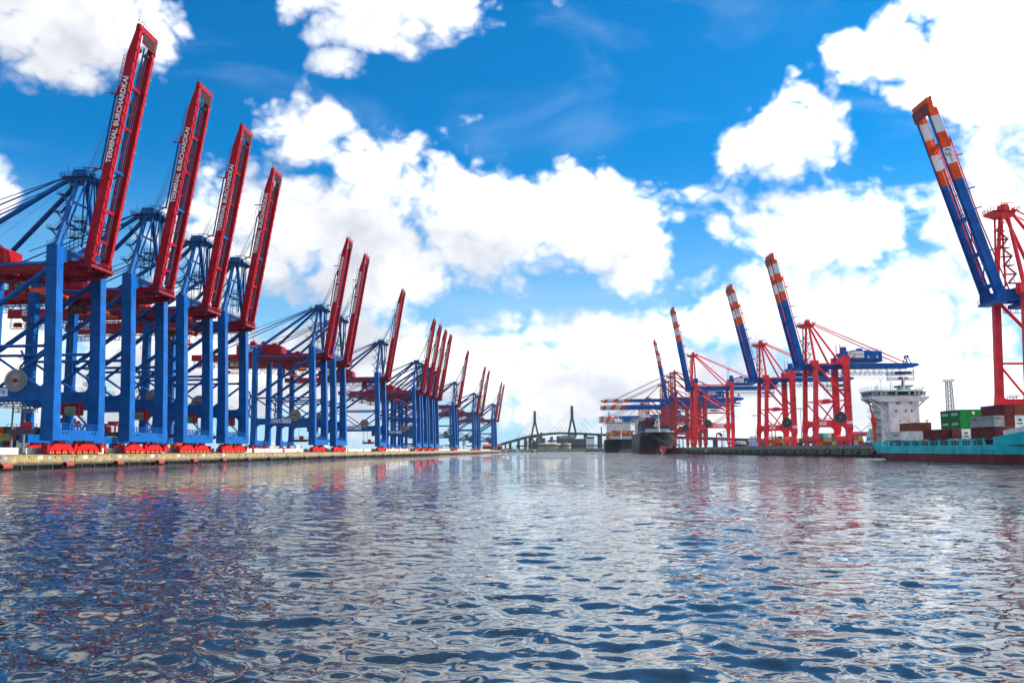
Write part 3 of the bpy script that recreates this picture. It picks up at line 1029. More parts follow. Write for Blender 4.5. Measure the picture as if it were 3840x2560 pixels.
        e.rail([bp(LB_ - 17, 2.4, y), bp(LB_ - 9.5, 2.4, y)], .05, .05)
        f0 = bp(LB_ - 18, 3.6, y)
        f1 = bp(LB_ - 9, 3.6, y)
        e.beam(f0, f1, .1, .1)
        e.beam(bp(LB_ - 18, 3.2, y), bp(LB_ - 9, 3.2, y), .1, .1)
        for k in range(8):
            a = LB_ - 18 + k * 9 / 7
            e.beam(bp(a, 2.7, y), bp(a, 3.65, y), .1, .1)
        e.beam(bp(LB_ - 21.5, 4.6, y), bp(LB_ - 17, 4.6, y), .1, .1)
        for a in (LB_ - 21.5, LB_ - 19.5, LB_ - 17):
            e.beam(bp(a, 3.4, y), bp(a, 4.65, y), .1, .1)
        e.build('boom_handrail', 'grate', o)
        # arms that carry the folded stays
        for a in (47.0, 25.5, 10.0):
            MB().beam(bp(a, 2.7, y - .3), bp(a - .1, 5.4, y - .3), .28, .35).build('stay_rest', 'dred', o)
        # folded fore stays lying along the boom
        MB().tube(bp(LB_ - 20, 3.7, y + .25), bp(26.0, 3.45, y + .25), .26, 8).tube(bp(26, 3.45, y + .25), bp(24.5, 5.6, y + .1), .24, 8).build('fore_stay', 'blue', rt)
        MB().tube(bp(24, 4.4, y - .35), bp(3.5, 3.9, y - .35), .22, 8).build('fore_stay', 'blue', rt)
    for a, mt, t_ in ((6.5, 'red', .9), (15.0, 'red', 1.2), (26.4, 'blue', 1.5), (39.0, 'red', .6), (50.5, 'red', 1.3)):
        b = MB()
        b.beam(bp(a, 1.4, -3.4), bp(a, 1.4, 3.4), .8, t_ * .75, Nn)
        b.build('boom_tie', mt, rt)
    for i, (a0, a1) in enumerate(((1.5, 6.5), (6.5, 14), (16, 25), (28, 38), (40, 49))):
        b = MB()
        b.beam(bp(a0, 1.7, -3.4), bp((a0 + a1) / 2, 1.7, 3.4), .2, .2)
        b.beam(bp((a0 + a1) / 2, 1.7, 3.4), bp(a1, 1.7, -3.4), .2, .2)
        b.build('boom_brace', 'dred', rt)
    b = MB()
    b.beam(bp(2, 2.0, 2.3), bp(LB_ - 4, 2.0, 2.3), .5, .08, (0, 1, 0))
    for dy in (1.8, 2.8):
        b.beam(bp(2, 1.0, dy), bp(LB_ - 4, 1.0, dy), .09, .09)
    for k in range(46):
        a = 2 + k * 1.43
        b.beam(bp(a, 2.0, 2.8), bp(a, .9, 2.8), .08, .08)
        b.beam(bp(a, 2.0, 1.8), bp(a, .9, 1.8), .08, .08)
    b.build('boom_walkway', 'bgrate', rt)
    # boom head: platform, grilles, sheaves
    b = MB()
    b.beam(bp(LB_ - .9, .7, -5.3), bp(LB_ - .9, .7, 5.3), 1.6, 1.1, Nn)
    o = b.build('boom_head', 'red', rt)
    b = MB()
    for k in range(12):
        y = -3.2 + k * 6.4 / 11
        b.beam(bp(LB_ - 4.6, -.25, y), bp(LB_ - 1.6, -.25, y), .12, .12)
    for a in (LB_ - 4.6, LB_ - 3.6, LB_ - 2.6, LB_ - 1.7):
        b.beam(bp(a, -.2, -3.3), bp(a, -.2, 4.9), .16, .16)
    b.beam(bp(LB_ - 3.1, -.12, -3.2), bp(LB_ - 3.1, -.12, 4.9), 2.6, .08, Nn)
    b.build('head_platform', 'grate', o)
    b = MB()
    for k in range(7):
        y = -4.8 + k * 1.6
        b.beam(bp(LB_ - .2, .4, y), bp(LB_ + .9, .4, y), .08, .08)
    b.beam(bp(LB_ + .9, .4, -4.8), bp(LB_ + .9, .4, 4.8), .09, .09)
    b.beam(bp(LB_ - .2, 1.0, -4.6), bp(LB_ + 2.2, 1.4, -4.6), .1, .1)
    b.beam(bp(LB_ + 1.2, 1.0, -4.9), bp(LB_ + 1.3, 1.5, -4.2), .35, .1)
    b.build('head_handrail', 'dark', o)
    for y in (-2.0, 2.0):
        MB().tube(bp(LB_ - 6.5, .8, y - .3), bp(LB_ - 6.5, .8, y + .3), .7, 12).build('sheave', 'dark', o)
    # hinge gear and foot platform
    b = MB()
    b.box(1.0, 5.9, -6.0, 6.0, 49.7, 50.5)
    b.rail([(5.9, -6.0, 50.5), (5.9, 6.0, 50.5)], 1.1, .06, 1.6).rail([(1.0, -6.0, 50.5), (5.9, -6.0, 50.5)], 1.1, .06, 1.4)
    for yy in (-4.3, 4.3):
        b.tube((5.0, yy - 1.3, 51.6), (5.0, yy + 1.3, 51.6), .55, 12)
        b.box(2.2, 5.6, yy - 1.25, yy - .98, 49.2, 52.2).box(2.2, 5.6, yy + .98, yy + 1.25, 49.2, 52.2)
    b.build('hinge_platform', 'dred', rt)
    # mast: A-frame over the waterside legs, apex head with sheaves
    AX, AZ = -1.0, 75.2
    for sy in (-1, 1):
        MB().tube((-1.4, sy * 10.6, 54.2), (AX - .2, sy * 2.0, AZ), .8, 14, .65).build('mast_leg', 'blue', rt)
        MB().tube((-1.0, sy * 9.6, 54.2), (1.6, sy * 2.6, AZ - .5), .28, 8).build('mast_stay', 'blue', rt)
        MB().tube((2.4, sy * 2.2, AZ), (2.2, sy * 3.0, 60.5), .2, 8).tube((1.0, sy * 2.4, AZ), (1.2, sy * 3.4, 59.0), .2, 8).build('hanger_link', 'blue', rt)
        # back stays
        MB().tube((AX - 2.2, sy * 2.0, AZ + .3), (-30.4, sy * 9.8, 54.0), .68, 14, .72).build('back_stay', 'blue', rt)
        MB().tube((AX - 3.0, sy * 1.6, AZ + 1.0), (-62, sy * 4.3, 51.8), .24, 8).build('rear_stay', 'blue', rt)
        MB().tube((AX - 3.0, sy * 1.2, AZ + 1.2), (-38, sy * 4.3, 64.0), .14, 6).tube((-38, sy * 4.3, 61.6), (-38, sy * 4.3, 56.5), .16, 6).build('stay_hanger', 'blue', rt)
        for z, f in ((60.5, .3), (66.0, .56)):
            pass
    MB().tube((-1.3, -7.6, 61.5), (-1.3, 7.6, 61.5), .35, 10).build('mast_strut', 'blue', rt)
    MB().tube((-1.2, -4.9, 68.2), (-1.2, 4.9, 68.2), .32, 10).build('mast_strut', 'blue', rt)
    b = MB()
    b.box(-4.4, 2.6, -2.9, 2.9, AZ - .6, AZ + .2)
    b.prism([(-3.4, AZ + .2), (1.8, AZ + .2), (1.2, AZ + 2.6), (-2.6, AZ + 2.6)], 'y', -2.2, -1.5)
    b.prism([(-3.4, AZ + .2), (1.8, AZ + .2), (1.2, AZ + 2.6), (-2.6, AZ + 2.6)], 'y', 1.5, 2.2)
    b.prism([(2.2, AZ - 1.6), (4.6, AZ - .9), (4.6, AZ - .1), (2.2, AZ + .2)], 'y', -2.0, -1.4)
    b.prism([(2.2, AZ - 1.6), (4.6, AZ - .9), (4.6, AZ - .1), (2.2, AZ + .2)], 'y', 1.4, 2.0)
    b.box(-2.9, 1.6, -1.5, 1.5, AZ + 1.8, AZ + 2.2)
    o = b.build('apex_head', 'blue', rt)
    for yy in (-.9, -.3, .3, .9):
        MB().tube((-.4, yy - .15, AZ + 1.2), (-.4, yy + .15, AZ + 1.2), .95, 14).build('sheave', 'dark', o)
    h = MB()
    h.box(-5.6, 3.4, -3.6, 3.6, AZ + .2, AZ + .28)
    h.rail([(-5.6, -3.6, AZ + .3), (3.4, -3.6, AZ + .3), (3.4, 3.6, AZ + .3), (-5.6, 3.6, AZ + .3), (-5.6, -3.6, AZ + .3)], 1.2, .06, 1.3)
    h.rail([(-2.9, -1.6, AZ + 2.2), (1.6, -1.6, AZ + 2.2)], 1.1, .05, 1.2)
    h.beam((-4.8, -1, AZ + .3), (-4.8, -1, AZ + 4.6), .1, .1)
    h.beam((-1.6, 1.2, AZ + 2.2), (-1.6, 1.2, AZ + 5.4), .08, .08)
    h.beam((-.5, -1.5, AZ + 3.2), (3.4, -1.5, AZ + 3.2), .14, .14)
    h.build('apex_handrail', 'bgrate', o)
    # stair flights and landings on the landward side of the mast
    h = MB()
    stairs(h, -3.6, -7.9, 54.6, 2)
    stairs(h, -3.5, -5.9, 59.8, 2)
    stairs(h, -3.4, -4.1, 65.0, 2)
    stairs(h, -3.3, -2.9, 70.2, 2)
    h.build('mast_stairs', 'bgrate', rt)
    h = MB()
    for z, yy in ((57.5, 8.3), (60.0, 7.4), (62.5, 6.3)):
        h.box(-.4, 3.0, -yy + .6, -yy + 3.2, z - .08, z)
        h.rail([(-.4, -yy + .6, z), (3.0, -yy + .6, z), (3.0, -yy + 3.2, z)], 1.1, .06, 1.2)
    for yy in (-7.0, -5.0):
        h.beam((.2, yy, 54.2), (.2, yy, 64), .15, .15)
        h.beam((2.6, yy, 54.2), (2.6, yy, 62.6), .15, .15)
    h.build('mast_landing', 'bgrate', rt)
    # hoist ropes from apex to boom head
    wv = MB()
    for k, yy in enumerate((-1.1, -.5, .5, 1.1)):
        wv.tube((.2, yy, AZ + 2.0), bp(LB_ - 18.8, 3.3, yy * 3.5), .05, 4)
    for yy in (-2.2, -1.6, 1.6, 2.2):
        wv.tube((.6, yy * .5, AZ + 1.5), bp(44, 3.0, yy * 1.7), .05, 4)
    for yy in (-2.6, 2.6):
        wv.tube(bp(4, 1.2, yy), bp(LB_ - 6, 1.2, yy * .8), .05, 4)
    for yy in (-1.4, 1.4):
        wv.tube((-3.0, yy, AZ + 1.5), (-30, yy * 1.5, 57), .045, 4)
    wv.build('wire_ropes', 'wire', rt)
    # portal details on the near frame
    fan_parts((-9.2, -12.25, 19.0), 2.95, -1, rt)
    sgn = MB().box(-21.8, -11.4, -12.14, -12.08, 15.0, 17.0).build('portal_sign', 'lgrey', rt)
    MB().box(-21.6, -16.4, -12.18, -12.14, 15.15, 16.85).build('sign_field', 'rblue', sgn)
    text('lettering', 'HHLA', 1.6, 'white', sgn, (-21.1, -12.22, 16.0), (1, 0, 0), (0, 0, 1), width=4.3, bold=.03)
    MB().box(-16.3, -16.05, -12.18, -12.14, 15.15, 16.85).box(-15.8, -15.55, -12.18, -12.14, 15.15, 16.85).build('sign_bar', 'bogie', sgn)
    text('lettering', 'CTB', 1.5, 'rblue', sgn, (-15.2, -12.2, 16.0), (1, 0, 0), (0, 0, 1), width=3.2, bold=.02)
    # checker cabin hung under the far portal beam
    cab = MB().box(-8.6, -3.4, 7.9, 10.1, 13.2, 14.1).box(-8.8, -7.6, 7.9, 10.1, 10.8, 13.2).box(-4.2, -3.3, 7.8, 10.2, 10.8, 13.4).build('checker_cabin', 'dred', rt)
    MB().loft([[(-7.6, 8.2, 10.8), (-4.2, 8.2, 10.8), (-4.2, 9.9, 10.8), (-7.6, 9.9, 10.8)], [(-7.6, 7.95, 11.5), (-4.2, 7.95, 11.5), (-4.2, 10.0, 11.5), (-7.6, 10.0, 11.5)], [(-7.6, 7.95, 13.2), (-4.2, 7.95, 13.2), (-4.2, 10.0, 13.2), (-7.6, 10.0, 13.2)]]).build('cabin_glass', 'gglass', cab)
    h = MB()
    stairs(h, -3.0, 9.0, 5.6, 2, 2.6, 2.6)
    for xx in (-8, -3.6):
        h.beam((xx, 9, 14.1), (xx, 10.4, 14.4), .3, .3)
    h.build('cabin_stairs', 'bgrate', cab)
    # hanging boarding platform beside the near waterside leg
    b = MB()
    b.prism([(-10.3, 5.9), (-9.5, 5.2), (-3.0, 5.2), (-2.2, 5.9), (-2.2, 6.5), (-10.3, 6.5)], 'y', -13.6, -11.4)
    o = b.build('boarding_platform', 'dark', rt)
    MB().box(-6.6, -4.6, -13.2, -11.8, 6.5, 8.3).build('locker', 'bogie', o)
    h = MB().rail([(-10.2, -13.5, 6.5), (-2.3, -13.5, 6.5)], 1.2, .06, 1.2).rail([(-10.2, -13.5, 6.5), (-10.2, -11.4, 6.5)], 1.2, .06, 1.2)
    h.beam((-9.6, -12.4, 6.4), (-9.6, -12.0, 14.2), .22, .22).beam((-7.0, -12.4, 8.3), (-7.0, -12.0, 14.2), .14, .14)
    h.build('platform_hanger', 'bgrate', o)
    # travel gear
    for sy in (-1, 1):
        bogie_set(rt, 0.0, sy * 6.55, 'bogie', 1.06)
        bogie_set(rt, -31.2, sy * 6.55, 'bogie', 1.06)
    b = MB()
    b.prism([(.6, 3.6), (1.6, 3.6), (.2, .3), (-.8, .3)], 'x', -.5, .5)
    b.build('storm_brake', 'bogie', rt)
    for sy in (-1, 1):
        MB().box(-.8, .8, sy * 13.0 - .5, sy * 13.0 + .5, .4, 2.6).build('rail_buffer', 'dred', rt)
    return rt

LS = [25.2, 65.3, 103.2, 140.3, 261.5, 302.5, 418.0, 564.0, 600.0, 635.0, 670.5, 817.0, 1018.0, 1078.0, 1306.0, 1358.0]
LLAB = ['nearest blue gantry crane with raised red boom, leftmost and tallest in the picture',
        'second blue gantry crane from the left with raised red boom',
        'third blue gantry crane from the left with raised red boom',
        'fourth blue gantry crane from the left, last of the close foreground group',
        'fifth blue gantry crane from the left, front one of the pair after the gap',
        'sixth blue gantry crane from the left, rear one of the pair after the gap',
        'seventh blue gantry crane from the left, standing alone',
        'eighth blue gantry crane from the left, foremost of the tight group of four',
        'ninth blue gantry crane from the left, second of the tight group of four',
        'tenth blue gantry crane from the left, third of the tight group of four',
        'eleventh blue gantry crane from the left, last of the tight group of four',
        'twelfth blue gantry crane from the left, standing alone in the distance',
        'thirteenth blue gantry crane from the left, front one of the distant pair',
        'fourteenth blue gantry crane from the left, rear one of the distant pair',
        'fifteenth blue gantry crane from the left, front one of the farthest pair',
        'farthest blue gantry crane on the left quay, at its very end']
lc0 = left_crane()
SK1 = ('axle_cap', 'edge_lamp', 'ladder', 'pin_boss', 'cab_window', 'sheave')
SK2 = SK1 + ('wheel', 'truck', 'handrail', 'head_handrail', 'boom_handrail', 'hinge', 'cab_hanger', 'hoist_rope', 'roof_vent', 'tide_mark', 'reel_bracket', 'locker', 'platform_hanger', 'cabin_stairs')
for i, s_ in enumerate(LS):
    if i == 0:
        o = lc0
        KIDS.clear()
    elif i == 3:
        lc1 = left_crane(62.8)                 # the farther cranes carry a shorter boom
        o = lc1
    else:
        o = copy_tree(lc0 if i < 3 else lc1, () if i < 4 else SK1 if i < 7 else SK2)
    o.location = LQ(s_ + 12.6, -4.1, QZ)
    o.rotation_euler = (0, 0, QROT)
    tag(o, LLAB[i], 'gantry crane', 'blue cranes along the left quay')
for i, o in enumerate([x for x in bpy.data.objects if x.name.split('.')[0] == 'gantry_crane']):
    # trolleys and cabs stand at different places along the girder
    dx = [0, -6, 3, -12, -2, -18, 4, -8, 0, -15, 2, -5, -10, 0, -7, 3][i % 16]
    for c in [c for c in bpy.data.objects if c.parent is o and c.name.split('.')[0] in ('trolley', 'operator_cab', 'spreader')]:
        c.location.x += dx

# ------------------------------------------------------------------ right quay
RZ = 4.7
RX = 133.5
BEND = 700.0
RSL = .09
rn2 = Vector((-1, RSL, 0)).normalized()
RROT2 = math.atan2(rn2.y, rn2.x)
def RQ(Y, t, z=0.0):
    """point on the right terminal: Y along, t towards the water"""
    if Y <= BEND:
        return Vector((RX - t, Y, z))
    return Vector((RX + RSL * (Y - BEND), Y, 0)) + rn2 * t + Vector((0, 0, z))
e2 = RX + RSL * 1500
b = MB()
def slab(b, off, z0, z1):
    p = [(RX + off, -200), (RX + off, BEND), (e2 + off, BEND + 1500), (1900, BEND + 1500), (1900, -200)]
    b.loft([[(x, y, z0) for x, y in p], [(x, y, z1) for x, y in p]])
slab(b, 1.0, -3, RZ - .004)
g = b.build('right_terminal_ground', 'pave')
struct(g, 'paved ground of the right terminal')
wr_ = empty('right_quay_wall', (RX, 0, 0))
struct(wr_, 'dark mossy quay wall of the right terminal with grey parapet')
lowme = MB().box(0, 1.2, .12, 31.9, .95, 3.2).mesh('wall_panel')
parme = MB().box(.28, 1.2, .03, 31.97, 3.35, RZ).mesh('parapet')
ledme = MB().box(-.15, 1.2, .0, 32.0, 3.2, 3.35).mesh('ledge')
spme = MB()
for k in range(26):
    x0 = .15 if k % 2 else .35
    spme.box(x0, 1.3, k * 1.24 + .02, k * 1.24 + 1.2, -1.5, .95)
spme = spme.mesh('sheet_piling')
jme = MB().box(-.12, .6, -.3, .3, -.5, 3.2).mesh('guide_post')
rfen = MB().tube((-.5, -1.0, 1.7), (-.5, 1.0, 1.7), .55, 12).box(-.15, .2, -.9, .9, 1.2, 3.3).mesh('fender')
rrec = MB().box(-.012, .2, -.3, .3, -.2, .2).mesh('recess')
rbol = MB().box(0, .3, -.25, .25, 0, .25).box(.05, .25, -.18, .18, .25, .6).mesh('bollard')
Y = 120.0
k = 0
while Y < 1700:
    rot = 0.0
    base_ = Vector((0, Y, 0))
    if Y >= BEND - 16:
        base_ = Vector((RSL * (Y - BEND), Y, 0))
        rot = -math.atan(RSL)
    pieces = [('wall_panel', lowme, 'quayr', 0), ('parapet', parme, 'cap', 0), ('ledge', ledme, 'cap', 0), ('sheet_piling', spme, 'dock', 0), ('guide_post', jme, 'dock', 0), ('guide_post', jme, 'dock', 16)]
    if Y < 800:
        pieces += [('fender', rfen, 'dark', 10), ('fender', rfen, 'dark', 26), ('recess', rrec, 'dark', 5), ('recess', rrec, 'dark', 20)]
        pieces += [('bollard', rbol, 'dark', 13), ('bollard', rbol, 'yellow' if k % 4 == 0 else 'lgrey', 29)]
    for n_, me, mt, dy in pieces:
        o = obj(n_, me, mt, wr_)
        off = Vector((0, dy, 0))
        off.rotate(Matrix.Rotation(rot, 3, 'Z'))
        o.location = base_ + off
        o.rotation_euler = (0, 0, rot)
        if n_ == 'recess':
            o.location.z = 2.6
        if n_ == 'bollard':
            o.location.z = 3.35
            o.location.x += -.1
    Y += 32.0 * math.cos(rot)
    k += 1
MB().box(1.0, 1.6, 0, 1700, -2, 4.0).build('back_wall', 'dark', wr_)
for yy in (628, ):
    MB().box(-.05, .0, yy, yy + 9, 1.1, 3.1).build('yellow_board', 'yellow', wr_)

# ------------------------------------------------------------------ red and blue gantry cranes of the right terminal
# local frame: x to the water, +y is the side towards the camera, z up from the quay
PB = dict(g=15.3, hw=7.5, wl=(1.9, 1.7), ll=(2.7, 1.9), port=(8.5, 11.3), mid=20.3, tie=37.0, wst=38.6, lst=41.0, gz=(35.4, 37.5), gend=-50.4,
          house=(-33.5, -14.0, 38.3, 43.4), ap=(-1.0, 56.0), hx=4.6, hz=35.6, L=54.5, th=77.4, fan=(-11.2, 12.6, 2.7), vx=-8.5, cap=0, dz=(36.4, 21.8))
PA = dict(PB)
PA.update(g=17.0, port=(9.2, 12.2), mid=22.3, tie=41.2, wst=42.6, lst=45.5, gz=(38.9, 41.8), house=(-36, -16, 42.4, 48.5), ap=(-1.2, 64.2), hx=4.4, hz=39.6, L=58.5, th=73.6, fan=(-12.5, 13.2, 2.8), dz=(40, 24.5))
PD = dict(g=28.4, hw=7.5, wl=(2.5, 2.1), ll=(2.3, 2.1), port=(14.4, 17.3), mid=25.8, tie=46.7, wst=48.6, lst=48.8, gz=(43.2, 46.0), gend=-64,
          house=(-46.5, -27.5, 46.8, 52.4), ap=(-1.6, 70.0), hx=3.8, hz=43.6, L=63.5, th=80.3, fan=(-9.3, 17.9, 2.9), vx=-14.5, cap=1, dz=(44.6, 27.2))
def arc_pts(b, cx_, cz_, y, r, a0, a1, w0, w1, ext=.03):
    n = 14
    rings = []
    for k in range(n + 1):
        a = a0 + (a1 - a0) * k / n
        wd = w0 + (w1 - w0) * k / n
        c, s = math.cos(a), math.sin(a)
        rings.append([(cx_ + c * (r - wd / 2), y, cz_ + s * (r - wd / 2)), (cx_ + c * (r + wd / 2), y, cz_ + s * (r + wd / 2)),
                      (cx_ + c * (r + wd / 2), y + ext, cz_ + s * (r + wd / 2)), (cx_ + c * (r - wd / 2), y + ext, cz_ + s * (r - wd / 2))])
    b.loft(rings)
    return b

def right_crane(P, up, red):
    rt = empty('gantry_crane', (0, 0, 0))
    g, hw = P['g'], P['hw']
    p0, p1 = P['port']
    g0, g1 = P['gz']
    for sy in (1, -1):
        y = sy * hw
        # waterside leg leans landward, landside leg upright and stouter under the house
        b = MB()
        wl, ll = P['wl'], P['ll']
        b.loft(tapered_leg((0, y, 4.6), (-.1, y, p0 - 1.0), (wl[0] * .9, wl[1] * .9), (wl[0] * 1.35, wl[1] * 1.1)) + tapered_leg((-.45, y, p1 + 2.0), (-1.5, y, P['wst']), wl, (wl[0] * .95, wl[1] * .95)))
        o = b.build('leg', red, rt)
        if P['cap']:
            MB().box(-2.9, -.2, y - 1.3, y + 1.3, P['wst'], P['wst'] + 3.2).build('leg_cap', 'rblue', o)
        b = MB()
        b.loft(tapered_leg((-g + .2, y, 4.6), (-g - .1, y, p0 - 1.0), (ll[0] * .85, ll[1] * .9), (ll[0] * 1.15, ll[1])) + tapered_leg((-g, y, p1 + 2), (-g, y, P['lst']), ll, ll))
        o = b.build('leg', red, rt)
        h = MB()
        h.ladder((-g - ll[0] / 2 + .2, y + 1.2, p1), (-g - ll[0] / 2 + .2, y + 1.2, g0), (1, 0, 0), .7, .8, .08)
        for z in (p1 + 6, p1 + 14):
            h.box(-g - 1.6, -g + 1.2, y + ll[1] / 2, y + ll[1] / 2 + 1.0, z - .08, z)
        h.build('ladder', 'shade_red', o)
        portal(-g + ll[0] * .5, -wl[0] * .5, y, 1.5, p0, p1, 2.2).build('portal_beam', red, rt)
        MB().rail([(-g + 2, y + .7, p1), (-2.2, y + .7, p1)], 1.1, .06, 2.2).build('handrail', 'shade_red', rt)
        MB().tube((-g + 1, y, P['mid']), (-1.4, y, P['mid']), .34, 10).build('strut', red, rt)
        MB().tube((-g + 1, y, P['tie']), (-2, y, P['tie']), .42, 10).build('strut', red, rt)
        MB().tube((-g + 1, y, P['dz'][1]), (-2.0, y, P['dz'][0]), .52, 12).build('brace', red, rt)
        MB().tube((-1.2, y, P['mid'] - .6), (P['vx'], y, p1 - .2), .34, 10).build('brace', red, rt)
        MB().tube((P['vx'], y, p1 - .2), (-g + 1, y, P['mid'] - .6), .34, 10).build('brace', red, rt)
        for x in (0, -g + .1):
            b = MB()
            for cc in (-2.0, 2.0):
                pass
            yb = y
    # sills and travel gear
    for x in (0.0, -g + .1):
        b = MB()
        b.prism([(-hw - 1.2, 2.0), (hw + 1.2, 2.0), (hw + 1.2, 4.8), (hw - 1.4, 4.8), (hw - 2.6, 4.0), (-hw + 2.6, 4.0), (-hw + 1.4, 4.8), (-hw - 1.2, 4.8)], 'x', x - 1.0, x + 1.0)
        b.build('sill_beam', red, rt)
        for sy in (1, -1):
            c = sy * (hw - 1.9)
            b = MB()
            b.prism([(c - 1.0, 2.0), (c + 1.0, 2.0), (c + 2.6, 1.1), (c + 2.6, .5), (c + .8, .9), (c - .8, .9), (c - 2.6, .5), (c - 2.6, 1.1)], 'x', x - .45, x + .45)
            o = b.build('bogie', red, rt)
            for s2 in (-1, 1):
                MB().prism([(c + s2 * 1.7 - 1.0, .12), (c + s2 * 1.7 + 1.0, .12), (c + s2 * 1.7 + .8, .95), (c + s2 * 1.7 - .8, .95)], 'x', x - .6, x + .6).build('truck', red, o)
                for s3 in (-.55, .55):
                    MB().tube((x - .5, c + s2 * 1.7 + s3, .34), (x + .66, c + s2 * 1.7 + s3, .34), .3, 10).build('wheel', 'dark', o)
    # cross beams between the frames
    for x, z0, z1 in ((-1.5, P['tie'] - .8, P['tie'] + 1.0), (-g, P['tie'] - 1.0, P['tie'] + .8)):
        b = MB().box(x - .8, x + .8, -hw + .9, hw - .9, z0, z1)
        b.build('cross_beam', red, rt)
    MB().tube((-g, -hw, p0 + 1.2), (-g, hw, p0 + 1.2), .5, 10).build('strut', red, rt)
    MB().box(-2.6, .6, hw - .95, hw + 1.2, P['tie'] - 1.2, P['tie'] + 1.6).build('knuckle', red, rt)
    b = MB()
    b.prism([(-g - 1.5, P['tie'] - 1.0), (-g + 2.0, P['tie'] - .6), (-g + 4.2, P['tie'] + .4), (-g + 3.6, P['tie'] + 2.2), (-g - 1.5, P['lst'] + .2)], 'y', hw - 1.0, hw + 1.0)
    b.build('knuckle', red, rt)
    # rear girder, house, walkways
    gy = 3.6
    for sy in (1, -1):
        y = sy * gy
        b = MB()
        b.prism([(P['gend'], g0 + .9), (P['gend'] + 3.5, g0), (P['hx'] - .5, g0), (P['hx'] - .5, g1), (P['gend'] + 1.5, g1), (P['gend'], g1 - .4)], 'y', y - .65, y + .65)
        o = b.build('main_girder', 'rblue', rt)
        h = MB()
        h.box(P['gend'] + 3, -2, y + sy * 1.2 - .45, y + sy * 1.2 + .45, g0 - 2.6, g0 - 2.5)
        h.rail([(P['gend'] + 3, y + sy * 1.6, g0 - 2.5), (-2, y + sy * 1.6, g0 - 2.5)], 1.1, .07, 2.0)
        for k in range(int((-P['gend']) / 3)):
            x = P['gend'] + 3 + 3 * k
            h.beam((x, y + sy * 1.5, g0 - 2.5), (x, y + sy * .5, g0 + .1), .12, .12)
        h.build('walkway', 'bgrate', o)
    for x in (P['gend'] + 1.5, P['gend'] + 12, -g - 6, -6):
        MB().box(x - .4, x + .4, -gy + .6, gy - .6, g0 + .4, g1 - .4).build('girder_tie', 'rblue', rt)
    b = MB()
    ge = P['gend']
    b.beam((ge + 5, -1.5, g1), (ge + 4, -1.5, g1 + 3.4), .35, .35).beam((ge + 2.4, -1.5, g1 - .2), (ge + 4, -1.5, g1 + 3.4), .35, .35)
    b.beam((ge + 5, 1.5, g1), (ge + 4, 1.5, g1 + 3.4), .35, .35).beam((ge + 2.4, 1.5, g1 - .2), (ge + 4, 1.5, g1 + 3.4), .35, .35)
    b.box(ge + 3.6, ge + 4.4, -2, 2, g1 + 3.2, g1 + 3.9)
    b.build('tail_frame', 'rblue', rt)
    # service cage under the tail
    b = MB()
    for z in (g0 - 3.2, g0 - 5.4):
        b.box(ge + 3.0, ge + 15, 3.0, 5.2, z - .5, z - .38)
        b.rail([(ge + 3, 5.2, z - .4), (ge + 15, 5.2, z - .4)], 1.2, .07, 1.4)
        b.rail([(ge + 3, 3.0, z - .4), (ge + 15, 3.0, z - .4)], 1.2, .07, 1.4)
    for x in (ge + 3, ge + 9, ge + 15):
        b.beam((x, 4.2, g0 - 5.8), (x, 4.2, g0), .2, .2)
    b.box(ge + 4, ge + 11, 3.3, 4.9, g0 - 3.0, g0 - 1.8).box(ge + 6, ge + 10, 3.3, 4.9, g0 - 5.4, g0 - 4.4)
    b.build('service_cage', 'bgrate', rt)
    b = MB()
    for k in range(9):
        x = -g - 2 - k * 2.5
        b.path([(x - 2.5 * j / 8, 4.4, g0 - 2.6 - 2.6 * math.sin(math.pi * j / 8)) for j in range(9)], .06, 4)
    b.build('festoon_cables', 'shade_red', rt)
    h0, h1, z0, z1 = P['house']
    b = MB()
    b.prism([(h0, z0), (h1, z0), (h1, z1 - 1.2), (h1 - 2, z1 - .4), (h1 - 8, z1 + .4), (h0 + 6, z1), (h0, z1 - .3)], 'y', -4.2, 4.2)
    o = b.build('machinery_house', 'rblue', rt)
    for x0, x1, y0, y1, hh in ((h1 - 3.2, h1 - .9, 1.6, 4.0, 1.9), (h1 - 10.8, h1 - 8.4, 1.4, 3.8, 1.2)):
        MB().loft([[(x0, y0, z1 - 1.0), (x1, y0, z1 - 1.0), (x1, y1, z1 - 1.0), (x0, y1, z1 - 1.0)], [(x0, y0, z1 + hh * .75), (x1, y0, z1 + hh * .75), (x1, y1, z1 + hh * .75), (x0, y1, z1 + hh * .75)],
                   [(x0 + .35, y0 + .35, z1 + hh), (x1 - .35, y0 + .35, z1 + hh), (x1 - .35, y1 - .35, z1 + hh), (x0 + .35, y1 - .35, z1 + hh)]]).build('roof_vent', 'rblue', o)
    MB().rail([(h0 + .5, 4.1, z1 - .2), (h0 + 7, 4.1, z1)], 1.1, .06, 1.5).box(h0 - 1.2, h1, 4.2, 5.2, z0 + .3, z0 + .42).rail([(h0 - 1.2, 5.2, z0 + .4), (h1, 5.2, z0 + .4)], 1.1, .06, 2.2).build('handrail', 'bgrate', o)
    for dx in (1.8, 5.8):
        MB().box(h0 + dx, h0 + dx + .9, 4.2, 4.26, z0 + 1.6, z0 + 2.7).build('window', 'lgrey', o)
    sx0, sx1 = h1 - 11.2, h1 - 3.8
    sz0, sz1 = z0 + 1.8, z0 + 5.2
    if sz1 > z1 - .2:
        sz1 = z1 - .2
    sg = MB().box(sx0, sx1, 4.2, 4.27, sz0, sz1).build('house_sign', 'white', o)
    cz_ = (sz0 + sz1) / 2
    rr = (sz1 - sz0) * .42
    lc = sx1 - rr - .6
    # viewed from +y the picture's left is +x
    arc_pts(MB(), lc, cz_ + .12, 4.28, rr, R(8), R(150), .55, .06).build('emblem_arc', 'rblue', o)
